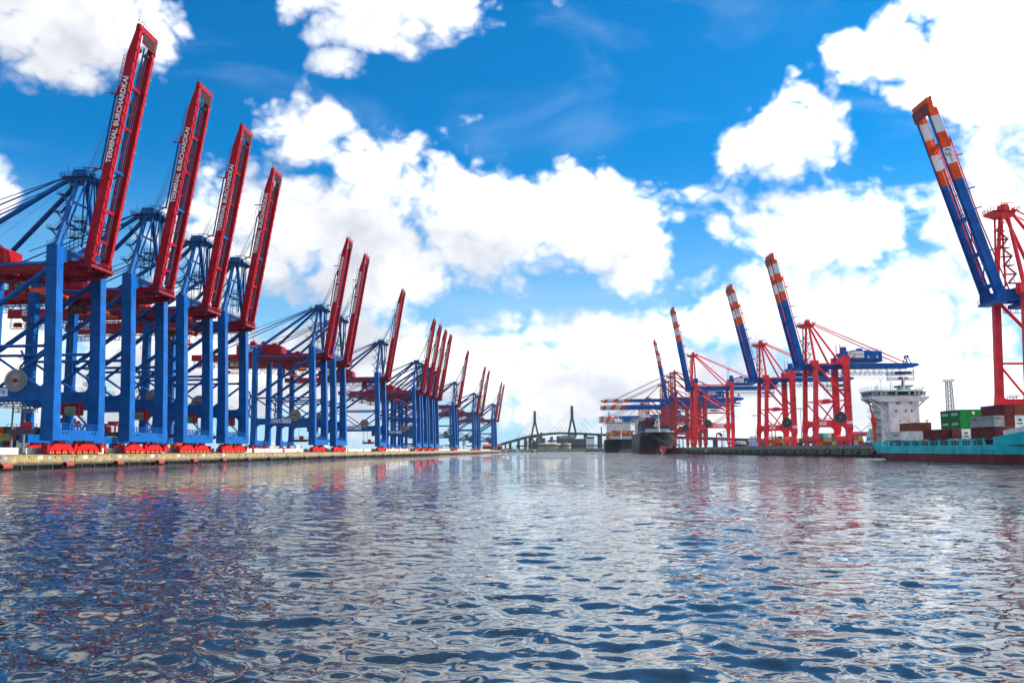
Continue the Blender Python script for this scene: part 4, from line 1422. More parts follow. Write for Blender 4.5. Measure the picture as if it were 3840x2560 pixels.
    arc_pts(MB(), lc, cz_ - .12, 4.28, rr, R(-30), R(-165), .06, .55).build('emblem_arc', 'bogie', o)
    text('lettering', 'EUROGATE', 1.0, 'dark', o, (sx1 - 1.0, 4.30, cz_), (-1, 0, 0), (0, 0, 1), width=(sx1 - sx0) - 1.3, shear=.25, bold=.012)
    # trolley and cab
    MB().box(-8.5, -2.5, -3.8, 3.8, g0 - 1.6, g0 - .5).box(-7.5, -5.0, 1.0, 3.4, g0 - 4.0, g0 - 1.6).build('trolley', 'rblue', rt)
    MB().box(-9.5, -7.0, -1.8, 1.8, p1 + 8.5, p1 + 10).box(-9.2, -7.3, -6.0, 6.0, p1 + 8.0, p1 + 8.5).build('spreader', red, rt)
    w_ = MB()
    for yy in (-1.2, 1.2):
        w_.tube((-8.2, yy, p1 + 10), (-7, yy, g0 - .6), .06, 4)
    w_.build('hoist_ropes', 'wire', rt)
    # boom
    th = R(P['th']) if up else 0.0
    D = Vector((math.cos(th), 0, math.sin(th)))
    Nn = Vector((-math.sin(th), 0, math.cos(th)))
    H0 = Vector((P['hx'], 0, P['hz'] if up else g0 + .05))
    L = P['L']
    def bp(a, d, y):
        p = H0 + D * a + Nn * d
        return (p.x, y, p.z)
    secs = [(0, .59, 'rblue'), (.59, .67, 'orange'), (.67, .75, 'white'), (.75, .83, 'orange'), (.83, .915, 'lgrey'), (.915, 1.0, 'orange')]
    dep = 2.5
    for sy in (1, -1):
        y = sy * gy
        for f0, f1, mt in secs:
            a0, a1 = f0 * L, f1 * L
            b = MB()
            def ring(a, lo, hi):
                return [bp(a, lo, y - .75), bp(a, lo, y + .75), bp(a, hi, y + .75), bp(a, hi, y - .75)]
            if f0 == 0:
                rs = [ring(.0, .9, 1.6), ring(1.5, 0, dep), ring(a1 - .004, 0, dep)]
            elif f1 == 1.0:
                rs = [ring(a0, 0, dep), ring(L - 3, 0, dep), ring(L - 2.4, .3, 1.7), ring(L, .4, 1.5)]
            else:
                rs = [ring(a0, 0, dep), ring(a1 - .004, 0, dep)]
            b.loft(rs)
            o = b.build('boom_section', mt, rt)
            if mt == 'white' and sy > 0:
                c = bp((a0 + a1) / 2 + .9, dep * .45, y + .77)
                arc_pts(MB(), c[0], c[2], y + .76, .95, R(20), R(175), .42, .08).build('emblem_arc', 'rblue', o)
                arc_pts(MB(), c[0], c[2], y + .76, .95, R(195), R(345), .08, .42).build('emblem_arc', 'bogie', o)
                ld, lu = (-D, -Nn) if not up else (-Nn, D)
                if up:
                    text('lettering', 'EUROGATE', .75, 'dark', o, bp((a0 + a1) / 2 + 1.6, dep * .5, y + .79), -D, -Nn, width=3.6, shear=.2)
                else:
                    text('lettering', 'EUROGATE', .75, 'dark', o, bp((a0 + a1) / 2 + 1.6, dep * .5, y + .79), -D, Nn, width=3.2, shear=.2)
        e = MB()
        e.beam(bp(1, -.12, y), bp(L - 2, -.12, y), .5, .24, Nn)
        e.build('trolley_rail', 'rblue', rt)
        # folded or stretched stays
        if up:
            MB().tube(bp(L * .80, dep + .9, y), bp(L * .36, dep + .7, y), .2, 8).tube(bp(L * .36, dep + .7, y), bp(L * .02, dep + 1.6, y), .2, 8).build('fore_stay', red, rt)
            MB().tube(bp(L * .55, .9, y * .45), bp(L * .08, .9, y * .45), .16, 6).build('fore_stay', red, rt)
            for f in (.70, .53, .43, .22):
                MB().beam(bp(L * f, dep, y), bp(L * f, dep + 2.6, y), .3, .35).build('stay_rest', 'rblue' if f < .6 else 'orange', rt)
        e = MB()
        for k in range(9):
            e.beam(bp(L * .8 + k * L * .022, dep, y), bp(L * .8 + k * L * .022, dep + 1.1, y), .08, .08)
        e.beam(bp(L * .8, dep + 1.1, y), bp(L * .98, dep + 1.1, y), .08, .08)
        e.build('boom_handrail', 'shade_red', rt)
        MB().beam(bp(L * .765, dep, y), bp(L * .79, dep, y), 1.0, 1.6, Nn).build('stay_lug', 'orange', rt)
    for f, mt in ((.06, 'rblue'), (.22, 'rblue'), (.40, 'rblue'), (.78, 'orange')):
        MB().beam(bp(L * f, 1.2, -gy + .7), bp(L * f, 1.2, gy - .7), 1.2, 1.0, Nn).build('boom_tie', mt, rt)
    for f0, f1 in ((.08, .2), (.24, .38)):
        MB().beam(bp(L * f0, 1.3, -gy + .7), bp(L * f1, 1.3, gy - .7), .3, .3).build('boom_brace', 'rblue', rt)
    e = MB()
    for k in range(12):
        f = .12 + .055 * k
        e.beam(bp(L * f, 1.9, -gy + .8), bp(L * f, 1.9, gy - .8), .14, .14)
    e.build('boom_rungs', 'bgrate', rt)
    o = MB().beam(bp(L - .6, 1.0, -gy - 1), bp(L - .6, 1.0, gy + 1), 2.2, 1.4, Nn).build('boom_head', 'orange', rt)
    b = MB()
    b.beam(bp(L - 2.6, -.3, -gy - .8), bp(L - 2.6, -.3, gy + .8), .1, 3.2, D)
    b.beam(bp(L + .3, 1.6, -gy - 1), bp(L + .3, 1.6, gy + 1), .8, .5, Nn)
    for k in range(6):
        yy = -gy + k * 2 * gy / 5
        b.beam(bp(L, 1.0, yy), bp(L + 1.3, 1.0, yy), .1, .1)
    b.beam(bp(L + 1.3, 1.0, -gy), bp(L + 1.3, 1.0, gy), .1, .1)
    b.beam(bp(L, 1.0, gy), bp(L + 2.6, 1.2, gy), .08, .08)
    b.build('head_platform', 'dred', o)
    b = MB()
    b.box(P['hx'] - 2.4, P['hx'] + .8, -5, 5, g0 - .8, g0 - .1)
    b.box(P['hx'] - 2.0, P['hx'] + .4, -gy - 1.1, -gy - .8, g0, g1 + .8).box(P['hx'] - 2.0, P['hx'] + .4, gy + .8, gy + 1.1, g0, g1 + .8)
    b.rail([(P['hx'] + .8, -5, g0 - .1), (P['hx'] + .8, 5, g0 - .1)], 1.1, .06, 1.5)
    b.build('hinge_platform', 'rblue', rt)
    # mast and apex
    ax, az = P['ap']
    for sy in (1, -1):
        MB().tube((-1.5, sy * (hw - .3), P['tie'] + .8), (ax, sy * 1.8, az - .6), .62, 12, .5).build('mast_leg', red, rt)
        MB().tube((1.0, sy * 2.4, g1 + 1), (ax + 1.6, sy * 1.8, az - .8), .3, 8).build('mast_stay', red, rt)
        MB().tube((ax - 1.2, sy * 1.6, az), (-g + 3.0, sy * (hw - .6), P['tie'] + 1.4), .5, 12).build('back_stay', red, rt)
        MB().tube((ax - 1.6, sy * 1.4, az + 1.0), (P['gend'] + 6, sy * gy, g1 + .3), .27, 8).build('rear_stay', red, rt)
        MB().tube((-g + .5, sy * 2.6, g1), (-g + .5, sy * 2.6, az - (az - g1) * (.38 if g > 20 else .5)), .18, 6).build('stay_post', red, rt)
        if not up:
            MB().tube((ax + 1.8, sy * 1.4, az + .4), bp(L * .775, dep + .6, sy * gy), .2, 8).build('fore_stay', red, rt)
            MB().tube((ax + 1.8, sy * 1.4, az + .2), bp(L * .36, dep + .2, sy * gy), .2, 8).build('fore_stay', red, rt)
    b = MB()
    b.box(ax - 2.0, ax + 2.0, -2.4, 2.4, az - 1.4, az + .1)
    b.prism([(ax + 2.0, az - 1.4), (ax + 4.6, az - .6), (ax + 4.6, az + .1), (ax + 2.0, az + .1)], 'y', -2.2, 2.2)
    b.prism([(ax - 1.0, az + .1), (ax + 1.2, az + .1), (ax + .8, az + 2.3), (ax - .6, az + 2.3)], 'y', -1.6, 1.6)
    o = b.build('apex_head', red, rt)
    h = MB()
    h.rail([(ax - 3, -3, az + .1), (ax + 4.4, -3, az + .1), (ax + 4.4, 3, az + .1), (ax - 3, 3, az + .1), (ax - 3, -3, az + .1)], 1.1, .07, 1.4)
    h.box(ax - 3, ax + 4.4, -3, 3, az + .02, az + .12)
    h.beam((ax + 1.2, 1.4, az + 2.6), (ax - 2.6, 1.4, az + 2.6), .16, .2).beam((ax + 1.2, 1.4, az + .1), (ax + 1.2, 1.4, az + 2.6), .2, .2)
    h.build('apex_handrail', 'shade_red', o)
    h = MB()
    nf = int((az - P['tie'] - 4) / 2.6)
    for k in range(nf):
        z = P['tie'] + 2 + 2.6 * k
        yy = (hw - 1.2) * (1 - (k + 1) / (nf + 2.0)) + .4
        h.box(-.6, 2.2, yy - 1.6, yy + .4, z - .1, z)
        h.rail([(-.6, yy + .4, z), (2.2, yy + .4, z)], 1.0, .06, 1.2)
        h.beam((-.4 if k % 2 else 2.0, yy, z), (2.0 if k % 2 else -.4, yy - .4, z + 2.6), .8, .18)
    h.build('mast_stairs', 'shade_red', rt)
    wv = MB()
    if up:
        for yy in (-1.2, -.6, .6, 1.2):
            wv.tube((ax + .6, yy, az + 1.6), bp(L * .79, dep + .8, yy * 2), .05, 4)
        for yy in (-.9, .9):
            wv.tube((ax + .6, yy, az + 1.6), bp(L * .62, dep + .4, yy * 2), .05, 4)
            wv.tube(bp(3, 1, yy * 2), bp(L - 4, 1, yy * 2), .05, 4)
    else:
        for yy in (-.8, .8):
            wv.tube((ax + .6, yy, az + 1.8), bp(L * .8, dep + 1, yy * 2), .07, 4)
    wv.build('wire_ropes', 'lgrey', rt)
    # reel and plates on the near portal beam
    fx, fz, fr = P['fan']
    fan_parts((fx, hw + 1.0, fz), fr, 1, rt, 'steel', 'dsteel')
    s0 = fx - 4 if g > 20 else fx + 9.4
    pl = MB().box(s0 - 3.0, s0, hw + .76, hw + .8, p0 + .7, p0 + 2.1).build('portal_plate', 'white', rt)
    MB().box(s0 - 2.4, s0 - .6, hw + .8, hw + .83, p0 + 1.2, p0 + 1.6).build('plate_print', 'rred', pl)
    if g > 20:
        pl = MB().box(s0 - 8, s0 - 3.6, hw + .76, hw + .8, p0 + .4, p0 + 2.4).build('portal_plate', 'white', rt)
        arc_pts(MB(), s0 - 4.6, p0 + 1.4, hw + .81, .6, R(10), R(160), .3, .06).build('emblem_arc', 'rblue', pl)
        arc_pts(MB(), s0 - 4.6, p0 + 1.4, hw + .81, .6, R(-30), R(-160), .06, .3).build('emblem_arc', 'bogie', pl)
        text('lettering', 'EUROGATE', .6, 'dark', pl, (s0 - 4.9, hw + .82, p0 + 1.4), (-1, 0, 0), (0, 0, 1), width=2.7, shear=.2)
    else:
        pl = MB().box(-g - 1.6, -g + 1.2, hw + ll[1] / 2 + .12, hw + ll[1] / 2 + .16, p0 + 1.2, p0 + 2.4).build('portal_plate', 'white', rt)
        arc_pts(MB(), -g + .6, p0 + 1.8, hw + ll[1] / 2 + .17, .35, R(10), R(340), .2, .1).build('emblem_arc', 'rblue', pl)
    return rt

RSK = ('axle_cap', 'wheel', 'truck', 'ladder', 'handrail', 'boom_handrail', 'plate_print', 'hoist_ropes', 'boom_rungs', 'reel_bracket', 'reel_rim', 'roof_vent')
def rplace(o, Y, label, group):
    o.location = RQ(Y, -4.1, RZ)
    o.rotation_euler = (0, 0, math.pi if Y <= BEND else RROT2)
    tag(o, label, 'gantry crane', group)
UPG, DNG = 'right quay cranes with raised booms', 'right quay cranes with lowered booms'
o = right_crane(PA, True, 'rred')
rplace(o, 250.5, 'huge red gantry crane with striped raised boom, cut off by the right picture edge', UPG)
cB = right_crane(PB, True, 'rred')
rplace(cB, 423, 'red gantry crane with blue machinery house just left of the turquoise ship', UPG)
o = copy_tree(cB)
rplace(o, 504, 'second smaller red gantry crane with raised boom, left of the one by the turquoise ship', UPG)
cD = right_crane(PD, True, 'rred')
rplace(cD, 696, 'tall bright red gantry crane with raised boom standing beside the black ship bow', UPG)
cE = right_crane(PD, True, 'shade_red')
rplace(cE, 902, 'cloud-shaded red crane whose raised boom stands farthest left on the right quay', UPG)
cF = right_crane(PD, False, 'shade_red')
rplace(cF, 857, 'cloud-shaded red crane with the topmost lowered boom reaching left over the ships', DNG)
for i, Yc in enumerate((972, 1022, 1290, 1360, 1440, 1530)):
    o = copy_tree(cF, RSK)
    rplace(o, Yc, ('cloud-shaded red crane whose lowered boom is ' + ['second', 'third', 'fourth', 'fifth', 'sixth', 'seventh'][i] + ' from the top over the ships'), DNG)

# ------------------------------------------------------------------ shipping containers (corrugated, shared meshes)
def container_mesh(L, Wd, H):
    """x long, origin at bottom centre; recessed corrugated panels inside a frame"""
    b = MB()
    hx, hy = L / 2, Wd / 2
    t = .09
    for sx in (-1, 1):
        for sy in (-1, 1):
            b.cbox((sx * (hx - t), sy * (hy - t), H / 2), 2 * t, 2 * t, H)
    for sy in (-1, 1):
        b.cbox((0, sy * (hy - t), t), L - 4 * t, 2 * t, 2 * t)
        b.cbox((0, sy * (hy - t), H - t), L - 4 * t, 2 * t, 2 * t)
    for sx in (-1, 1):
        b.cbox((sx * (hx - t), 0, t), 2 * t, Wd - 4 * t, 2 * t)
        b.cbox((sx * (hx - t), 0, H - t), 2 * t, Wd - 4 * t, 2 * t)
    # corrugated wall ring
    pts = []
    def run(p, q, nrm, n):
        for k in range(n):
            for f, o in ((.0, 0), (.35, 0), (.5, -1), (.85, -1)):
                u = (k + f) / n
                pts.append((p[0] + (q[0] - p[0]) * u + nrm[0] * (.0 if o == 0 else -.05), p[1] + (q[1] - p[1]) * u + nrm[1] * (0 if o == 0 else -.05)))
    e = .06
    nl = int(L / .55)
    nw = 5
    x0, y0 = hx - e, hy - e
    run((-x0, -y0), (x0, -y0), (0, -1), nl)
    run((x0, -y0), (x0, y0), (1, 0), nw)
    run((x0, y0), (-x0, y0), (0, 1), nl)
    run((-x0, y0), (-x0, -y0), (-1, 0), nw)
    b.loft([[(x, y, 2 * t) for x, y in pts], [(x, y, H - 2 * t) for x, y in pts]], caps=False)
    b.box(-hx + t, hx - t, -hy + t, hy - t, H - 1.2 * t, H - .7 * t)
    return b.mesh('container')
CL40, CL20, CW, CHT = 10.9, 5.37, 2.17, 2.36
c40, c20 = container_mesh(CL40, CW, CHT), container_mesh(CL20, CW, CHT)
far40 = MB().box(-CL40 / 2, CL40 / 2, -CW / 2, CW / 2, 0, CHT).mesh('container')
CCOL = {'maroon': (.15, .028, .032), 'brown': (.20, .055, .03), 'green': (.012, .22, .045), 'grey': (.36, .39, .38), 'white': (.72, .72, .68), 'blue': (.02, .075, .22),
        'dark blue': (.012, .03, .085), 'orange': (.58, .10, .02), 'yellow': (.55, .36, .05), 'rust red': (.34, .05, .035), 'turquoise': (.02, .26, .25), 'beige': (.42, .32, .18)}
for k_, v_ in CCOL.items():
    M['c_' + k_] = paint('container_' + k_.replace(' ', '_'), v_, rough=.55, var=.12, dirt=.3, dcol=tuple(x * .5 + .03 for x in v_), scale=.8)
def container(pos, rz, colour, label, group, long=True, far=False):
    o = obj('container', far40 if far else (c40 if long else c20), 'c_' + colour)
    o.location = pos
    o.rotation_euler = (0, 0, rz)
    tag(o, label, 'container', group)
    return o

# ------------------------------------------------------------------ turquoise feeder ship
fs = empty('feeder_ship', (116.6, 286.0, 0), math.atan2(-1, -.03))
tag(fs, 'turquoise container feeder ship with white bridge house on the right', 'ship')
FM = fs.matrix_basis.copy()
FM = Matrix.Translation((116.6, 286.0, 0)) @ Matrix.Rotation(math.atan2(-1, -.03), 4, 'Z')
FL, FB = 132.0, 9.2
def f_half(x, z):
    """half breadth of the feeder hull"""
    s = min(1.0, .62 + .38 * math.sin(min(1, x / 20) * math.pi / 2))
    zb = max(-3.0, 4.7 - x * .30) if x < 25 else -3.0            # counter stern
    a = max(0.0, min(1.0, (z - zb) / (3.2 if x < 25 else 2.2)))
    fill = math.sqrt(max(0, 1 - (1 - a) ** 2))
    d = FL - x + (z - 5) * .55
    bw = 1.0
    if d < 42:
        flare = .55 + .45 * max(0, min(1, (z + 1) / 9))
        bw = max(0.0, min(1.0, d / 42)) ** (1.25 - .75 * flare)
    return max(.02, FB * s * fill * bw)
FST = [0, 2, 4, 6, 8, 10, 12, 14, 16, 18, 20, 22, 24, 26, 34, 50, 66, 82, 90, 96, 102, 108, 114, 119, 123, 127, 130, 132]
def fhull(z0, z1, n):
    b = MB()
    rings = []
    for x in FST:
        zb = max(z0, (4.7 - x * .30) if x < 25 else -3.0)
        zb = min(zb, z1)
        r = []
        for k in range(n + 1):
            z = zb + (z1 - zb) * k / n
            r.append((x, -f_half(x, z), z))
        for k in range(n, -1, -1):
            z = zb + (z1 - zb) * k / n
            r.append((x, f_half(x, z), z))
        rings.append(r)
    b.loft(rings)
    return b
fhull(-2.5, 2.0, 6).build('hull_bottom', 'boot', fs)
fhull(2.004, 4.05, 4).build('hull_side', 'teal', fs)
# stern bulwark, bow bulwark and the posts between the openings
def strake(x0, x1, z0, z1, mat, name, thick=.18, n=14, sides=(-1, 1)):
    for sy in sides:
        b = MB()
        rs = []
        for k in range(n + 1):
            x = x0 + (x1 - x0) * k / n
            za = z0(x) if callable(z0) else z0
            zb = z1(x) if callable(z1) else z1
            rs.append([(x, sy * f_half(x, za), za), (x, sy * f_half(x, zb), zb), (x, sy * (f_half(x, zb) - thick), zb), (x, sy * (f_half(x, za) - thick), za)])
        b.loft(rs)
        b.build(name, mat, fs)
strake(0, 21, 4.05, 5.35, 'teal', 'stern_bulwark')
strake(86.5, FL - 1.5, 4.05, lambda x: 5.75 + max(0, (x - 88)) * .10, 'teal', 'bow_bulwark', n=24)
strake(91.0, FL - .5, lambda x: 5.76 + max(0, (x - 88)) * .10, lambda x: 7.0 + max(0, (x - 91)) * .11, 'shipw', 'bow_rail_bulwark', n=24)
MB().box(0.1, .3, -5.0, 5.0, 4.0, 5.3).build('transom', 'teal', fs)
for k in range(11):
    x = 24.6 + 5.75 * k
    for sy in (-1, 1):
        b = MB()
        y0, y1 = (sy * FB - .12, sy * FB + .0) if sy > 0 else (-FB, -FB + .12)
        b.prism([(x - .55, 4.05), (x + .95, 4.05), (x + .45, 4.9), (x + .45, 5.6), (x - .55, 5.6)], 'y', min(y0, y1), max(y0, y1))
        b.box(x - .5, x + .4, sy * FB - (.0 if sy < 0 else 1.2), sy * FB + (1.2 if sy < 0 else .0), 5.35, 5.58)
        b.build('bulwark_post', 'teal', fs)
    if k < 10:
        h = MB()
        h.rail([(x + .9, -FB + .1, 4.05), (x + 5.2, -FB + .1, 4.05)], 1.0, .06, 1.1)
        h.build('deck_rail', 'teal', fs)
strake(22, 23.4, 4.05, 5.4, 'teal', 'bulwark_end')
MB().box(1, 118, -8.9, 8.9, 3.9, 4.06).build('deck', 'boot', fs)
MB().box(23, 100, -7.6, 7.6, 4.06, 5.2).build('hatch_coaming', 'c_maroon', fs)
MB().box(23, 100, -7.9, 7.9, 5.2, 5.56).build('hatch_cover', 'pinkw', fs)
b = MB()
for z, x0, x1 in ((2.75, 12, 44), (2.95, 47, 88), (3.35, 5, 20)):
    b.box(x0, x1, -FB - .16, -FB + .3, z, z + .12) if x0 > 20 else None
for x0, x1, z in ((24, 44, 2.75), (47, 88, 2.95)):
    for k in range(6):
        pass
b.build('rubbing_strake', 'teal', fs)
b = MB()
for k in range(12):
    b.box(34 + k * 4.7, 34.25 + k * 4.7, -FB - .05, -FB + .2, 2.02, 2.35)
b.build('scuppers', 'dark', fs)
# accommodation block
HX1, HX0 = 12.4, 3.5
hb = MB().box(HX0, HX1 - 1.6, -5.0, 6.4, 5.3, 17.2)
hb.box(HX1 - 1.6, HX1, -3.3, 5.5, 5.3, 18.0)
hs_ = hb.build('house', 'shipw', fs)
def win(x, y, z, w_=.55, h_=.75):
    o_ = MB().box(x, x + .05, y - w_ / 2, y + w_ / 2, z - h_ / 2, z + h_ / 2).build('window', 'glass', hs_)
for y, z in ((-.8, 16.8), (-.1, 16.8), (3.3, 16.8), (-1.2, 14.4), (1.7, 14.4), (3.5, 14.4)):
    win(HX1, y, z)
for z in (15.6, 13.3, 11.2, 9.0):
    MB().box(HX0 - .5, HX1 - 1.2, -6.2, -5.0, z - 1.1, z - .95).rail([(HX0 - .5, -6.2, z - .95), (HX1 - 1.2, -6.2, z - .95)], 1.0, .05, 1.2).build('side_deck', 'shipw', hs_)
    MB().box(HX1 - 1.59, HX1 - 1.56, -4.6, -3.9, z - .8, z + .6).build('door', 'lgrey', hs_)
b = MB()
b.loft([[(4, -6.6, 17.2), (13.4, -6.6, 17.2), (13.4, 6.8, 17.2), (4, 6.8, 17.2)], [(4, -8.6, 18.2), (13.6, -8.6, 18.2), (13.6, 8.4, 18.2), (4, 8.4, 18.2)], [(4, -8.6, 18.75), (13.6, -8.6, 18.75), (13.6, 8.4, 18.75), (4, 8.4, 18.75)]])
b.build('bridge_deck', 'shipw', fs)
b = MB()
for sy, yo in ((-1, 8.6), (1, 8.4)):
    b.beam((11.5, sy * 5.0, 15.2), (11.5, sy * yo, 18.0), .35, .4)
    b.beam((6.5, sy * 5.0, 15.2), (6.5, sy * yo, 18.0), .35, .4)
b.build('wing_bracket', 'shipw', fs)
# bridge windows: raked glass band with mullions
br = MB()
pl = [(4.2, -8.0), (11.0, -8.0), (13.0, -6.2), (13.4, -3.0), (13.4, 3.0), (13.0, 6.2), (11.0, 8.0), (4.2, 8.0)]
br.loft([[(x, y, 18.75) for x, y in pl], [(x * 1.02 - .1, y * 1.03, 19.05) for x, y in pl]])
br.build('bridge_front', 'shipw', fs)
gl = MB()
gl.loft([[(x * 1.015 - .1, y * 1.015, 19.05) for x, y in pl], [(x * 1.035 - .1, y * 1.05, 20.25) for x, y in pl]])
go_ = gl.build('bridge_glass', 'glass', fs)
mu = MB()
for i in range(len(pl) - 1):
    p, q = Vector((*pl[i], 0)), Vector((*pl[i + 1], 0))
    n = max(1, round((q - p).length / 1.3))
    for k in range(n + (1 if i == len(pl) - 2 else 0)):
        c = p + (q - p) * (k / n)
        mu.beam((c.x * 1.02 - .08, c.y * 1.02, 19.05), (c.x * 1.04 - .08, c.y * 1.055, 20.25), .12, .12)
mu.build('mullions', 'dark', go_)
for y0_, y1_, x0_, x1_ in ((-7.7, -7.0, 11.55, 12.3), (-6.9, -6.25, 12.4, 13.1), (-5.9, -5.0, 13.15, 13.35), (-4.7, -3.9, 13.35, 13.5), (-1.6, -1.0, 13.65, 13.65), (2.2, 2.8, 13.65, 13.65), (3.9, 4.7, 13.5, 13.35), (5.0, 5.9, 13.35, 13.15), (6.25, 6.9, 13.1, 12.4), (7.0, 7.7, 12.3, 11.55)):
    MB().loft([[(x0_ + .02, y0_, 19.2), (x1_ + .02, y1_, 19.2), (x1_ + .08, y1_, 19.2), (x0_ + .08, y0_, 19.2)], [(x0_ + .22, y0_ * 1.03, 20.1), (x1_ + .22, y1_ * 1.03, 20.1), (x1_ + .28, y1_ * 1.03, 20.1), (x0_ + .28, y0_ * 1.03, 20.1)]]).build('pane', 'pane', go_)
b = MB()
pl2 = [(3.8, -8.7), (11.4, -8.7), (13.7, -6.6), (14.2, -3.2), (14.2, 3.2), (13.7, 6.6), (11.4, 8.6), (3.8, 8.6)]
b.loft([[(x, y, 20.25) for x, y in pl2], [(x, y, 20.75) for x, y in pl2]])
b.build('bridge_roof', 'shipw', fs)
h = MB().rail([(x, y, 20.75) for x, y in pl2], 1.0, .05, 1.0)
h.rail([(x * 1.03 - .3, y * 1.06, 18.75) for x, y in pl[:4]], 1.0, .05, 1.0)
h.build('roof_rail', 'lgrey', fs)
def mast(x, y, z0, z1, arms):
    b = MB().tube((x, y, z0), (x, y, z1), .2, 8, .09)
    for z, a in arms:
        b.beam((x, y - a, z), (x, y + a, z), .1, .1)
        b.beam((x - .3, y + a, z), (x - .3, y + a, z + .4), .15, .15)
    return b.build('mast', 'lgrey', fs)
mast(8.5, -.9, 20.7, 27.6, ((25.6, .7), (24.2, 1.0), (22.6, .8)))
mast(9.0, -4.1, 20.7, 24.6, ((24.4, .9), (23.6, .6)))
mast(8.0, 3.4, 20.7, 25.0, ((24.6, .6), (23.8, .8)))
mast(10.0, -5.4, 20.7, 22.9, ((22.2, .4),))
w_ = MB()
for y in (-2.6, .8):
    w_.tube((8.5, -.9, 26.8), (6.0, y, 20.8), .035, 4)
w_.build('mast_wires', 'lgrey', fs)
MB().box(11, 12, -6.6, -5.7, 20.75, 21.9).build('deck_locker', 'shipw', fs)
MB().tube((9.5, 1.2, 20.75), (9.5, 1.2, 22.0), .35, 10).box(9.0, 10.0, .8, 1.6, 21.5, 22.1).build('satellite_dome', 'dark', fs)
b = MB()
b.loft([[(1, 3.4, 16), (5.5, 3.4, 16), (5.5, 6.6, 16), (1, 6.6, 16)], [(1.3, 3.7, 22.1), (5.2, 3.7, 22.1), (5.2, 6.3, 22.1), (1.3, 6.3, 22.1)]])
fn_ = b.build('funnel', 'teal', fs)
MB().loft([[(1.2, 3.2, 22.1), (5.8, 3.2, 22.1), (5.8, 6.8, 22.1), (1.2, 6.8, 22.1)], [(.8, 2.7, 22.6), (6.1, 2.7, 22.6), (6.1, 7.2, 22.6), (.8, 7.2, 22.6)]]).build('funnel_top', 'dark', fn_)
MB().tube((3.2, 5.0, 22.6), (2.6, 5.3, 24.4), .5, 12).build('exhaust_pipe', 'rust', fn_)
# stern: white bulwark house with panel, lifeboat slide and crane
b = MB()
b.prism([(.6, 5.35), (8.6, 5.35), (8.6, 9.4), (5.0, 9.4), (3.2, 8.6)], 'y', -6.6, -5.1)
so = b.build('stern_house', 'shipw', fs)
MB().box(5.6, 8.0, -6.68, -6.6, 7.3, 9.1).build('emblem_panel', 'teal', so)
MB().prism([(6.4, 7.7), (7.3, 7.7), (7.0, 8.2), (7.4, 8.8), (6.5, 8.8), (6.7, 8.2)], 'y', -6.74, -6.68).build('emblem', 'white', so)
for x in (2.4, 4.0, 6.0):
    MB().box(x, x + .8, -6.66, -6.6, 5.9, 6.9).build('window', 'glass', so)
b = MB()
b.beam((1.0, -3.4, 6.6), (7.0, -3.4, 11.0), .5, .5).beam((1.0, -5.2, 6.6), (7.0, -5.2, 11.0), .5, .5)
b.rail([(4.5, -5.6, 10.4), (8.0, -5.6, 10.4)], 1.1, .07, .9)
b.build('lifeboat_slide', 'orange', fs)
b = MB()
b.loft([[(1.4, -4.6, 7.6), (1.4, -4.0, 7.6), (1.4, -4.0, 8.1), (1.4, -4.6, 8.1)], [(3.0, -5.2, 8.2), (3.0, -3.4, 8.2), (3.0, -3.4, 9.9), (3.0, -5.2, 9.9)], [(6.0, -5.2, 10.0), (6.0, -3.4, 10.0), (6.0, -3.4, 12.0), (6.0, -5.2, 12.0)], [(7.0, -4.7, 10.8), (7.0, -3.9, 10.8), (7.0, -3.9, 11.8), (7.0, -4.7, 11.8)]])
b.build('lifeboat', 'orange', fs)
MB().tube((9.4, -6.9, 5.4), (9.4, -6.9, 12.4), .45, 10).cbox((9.4, -6.9, 11.8), 1.3, 1.3, 1.6).beam((9.2, -6.9, 12.6), (7.2, -7.2, 17.0), .5, .6, (0, 0, 1), .25, .25).build('deck_crane', 'orange', fs)
# cell guide posts with yellow tops in front of the house
for k, y in enumerate((-8.2, -5.6, -3.0, -.4, 2.2, 4.8)):
    o_ = MB().beam((19.6, y, 4.1), (19.6, y, 11.2), .35, .3).build('cell_guide', 'pinkw', fs)
    MB().cbox((19.6, y, 11.35), .6, .6, .3).build('guide_cap', 'yellow', o_)
MB().beam((19.7, -8.2, 10.2), (19.7, 4.8, 10.2), .15, .15).beam((19.7, -8.2, 7.4), (19.7, 4.8, 7.4), .15, .15).build('guide_walkway', 'lgrey', fs)
# containers on the feeder: things of their own
FROT = math.atan2(-1, -.03)
FG = 'containers on the turquoise ship'
def fcont(x, row, tier, colour, label, long=True, logo=None):
    y = -8.05 + row * 2.24
    p = FM @ Vector((x, y, 5.6 + tier * 2.39))
    o_ = container(p, FROT, colour, label, FG, long)
    hl = (CL40 if long else CL20) / 2
    if logo:
        body, mt, size, face, ux = logo
        if face == 'side':
            text('lettering', body, size, mt, o_, (ux, -CW / 2 - .02, CHT * .62), (1, 0, 0), (0, 0, 1), ext=.01)
        else:
            text('lettering', body, size, mt, o_, (hl + .02, ux, CHT * .72), (0, 1, 0), (0, 0, 1), ext=.01)
    return o_
A0 = 29.8
def reefer(o_, hl):
    for nm, bx, mt in (('cooling_unit', (hl, hl + .06, -.75, .75, .35, 1.75), 'lgrey'), ('fan_grille', (hl + .06, hl + .1, -.45, .35, 1.1, 1.6), 'dark'), ('control_box', (hl + .06, hl + .1, -.6, .5, .45, .75), 'dark')):
        MB().box(*bx).build(nm, mt, o_)
o_ = fcont(A0, 0, 0, 'white', 'white container with dark lettering, nearest to the white ship house')
text('lettering', 'CIMCOM', .7, 'dark', o_, (.6, -CW / 2 - .02, 1.25), (1, 0, 0), (0, 0, 1), ext=.01, width=2.6)
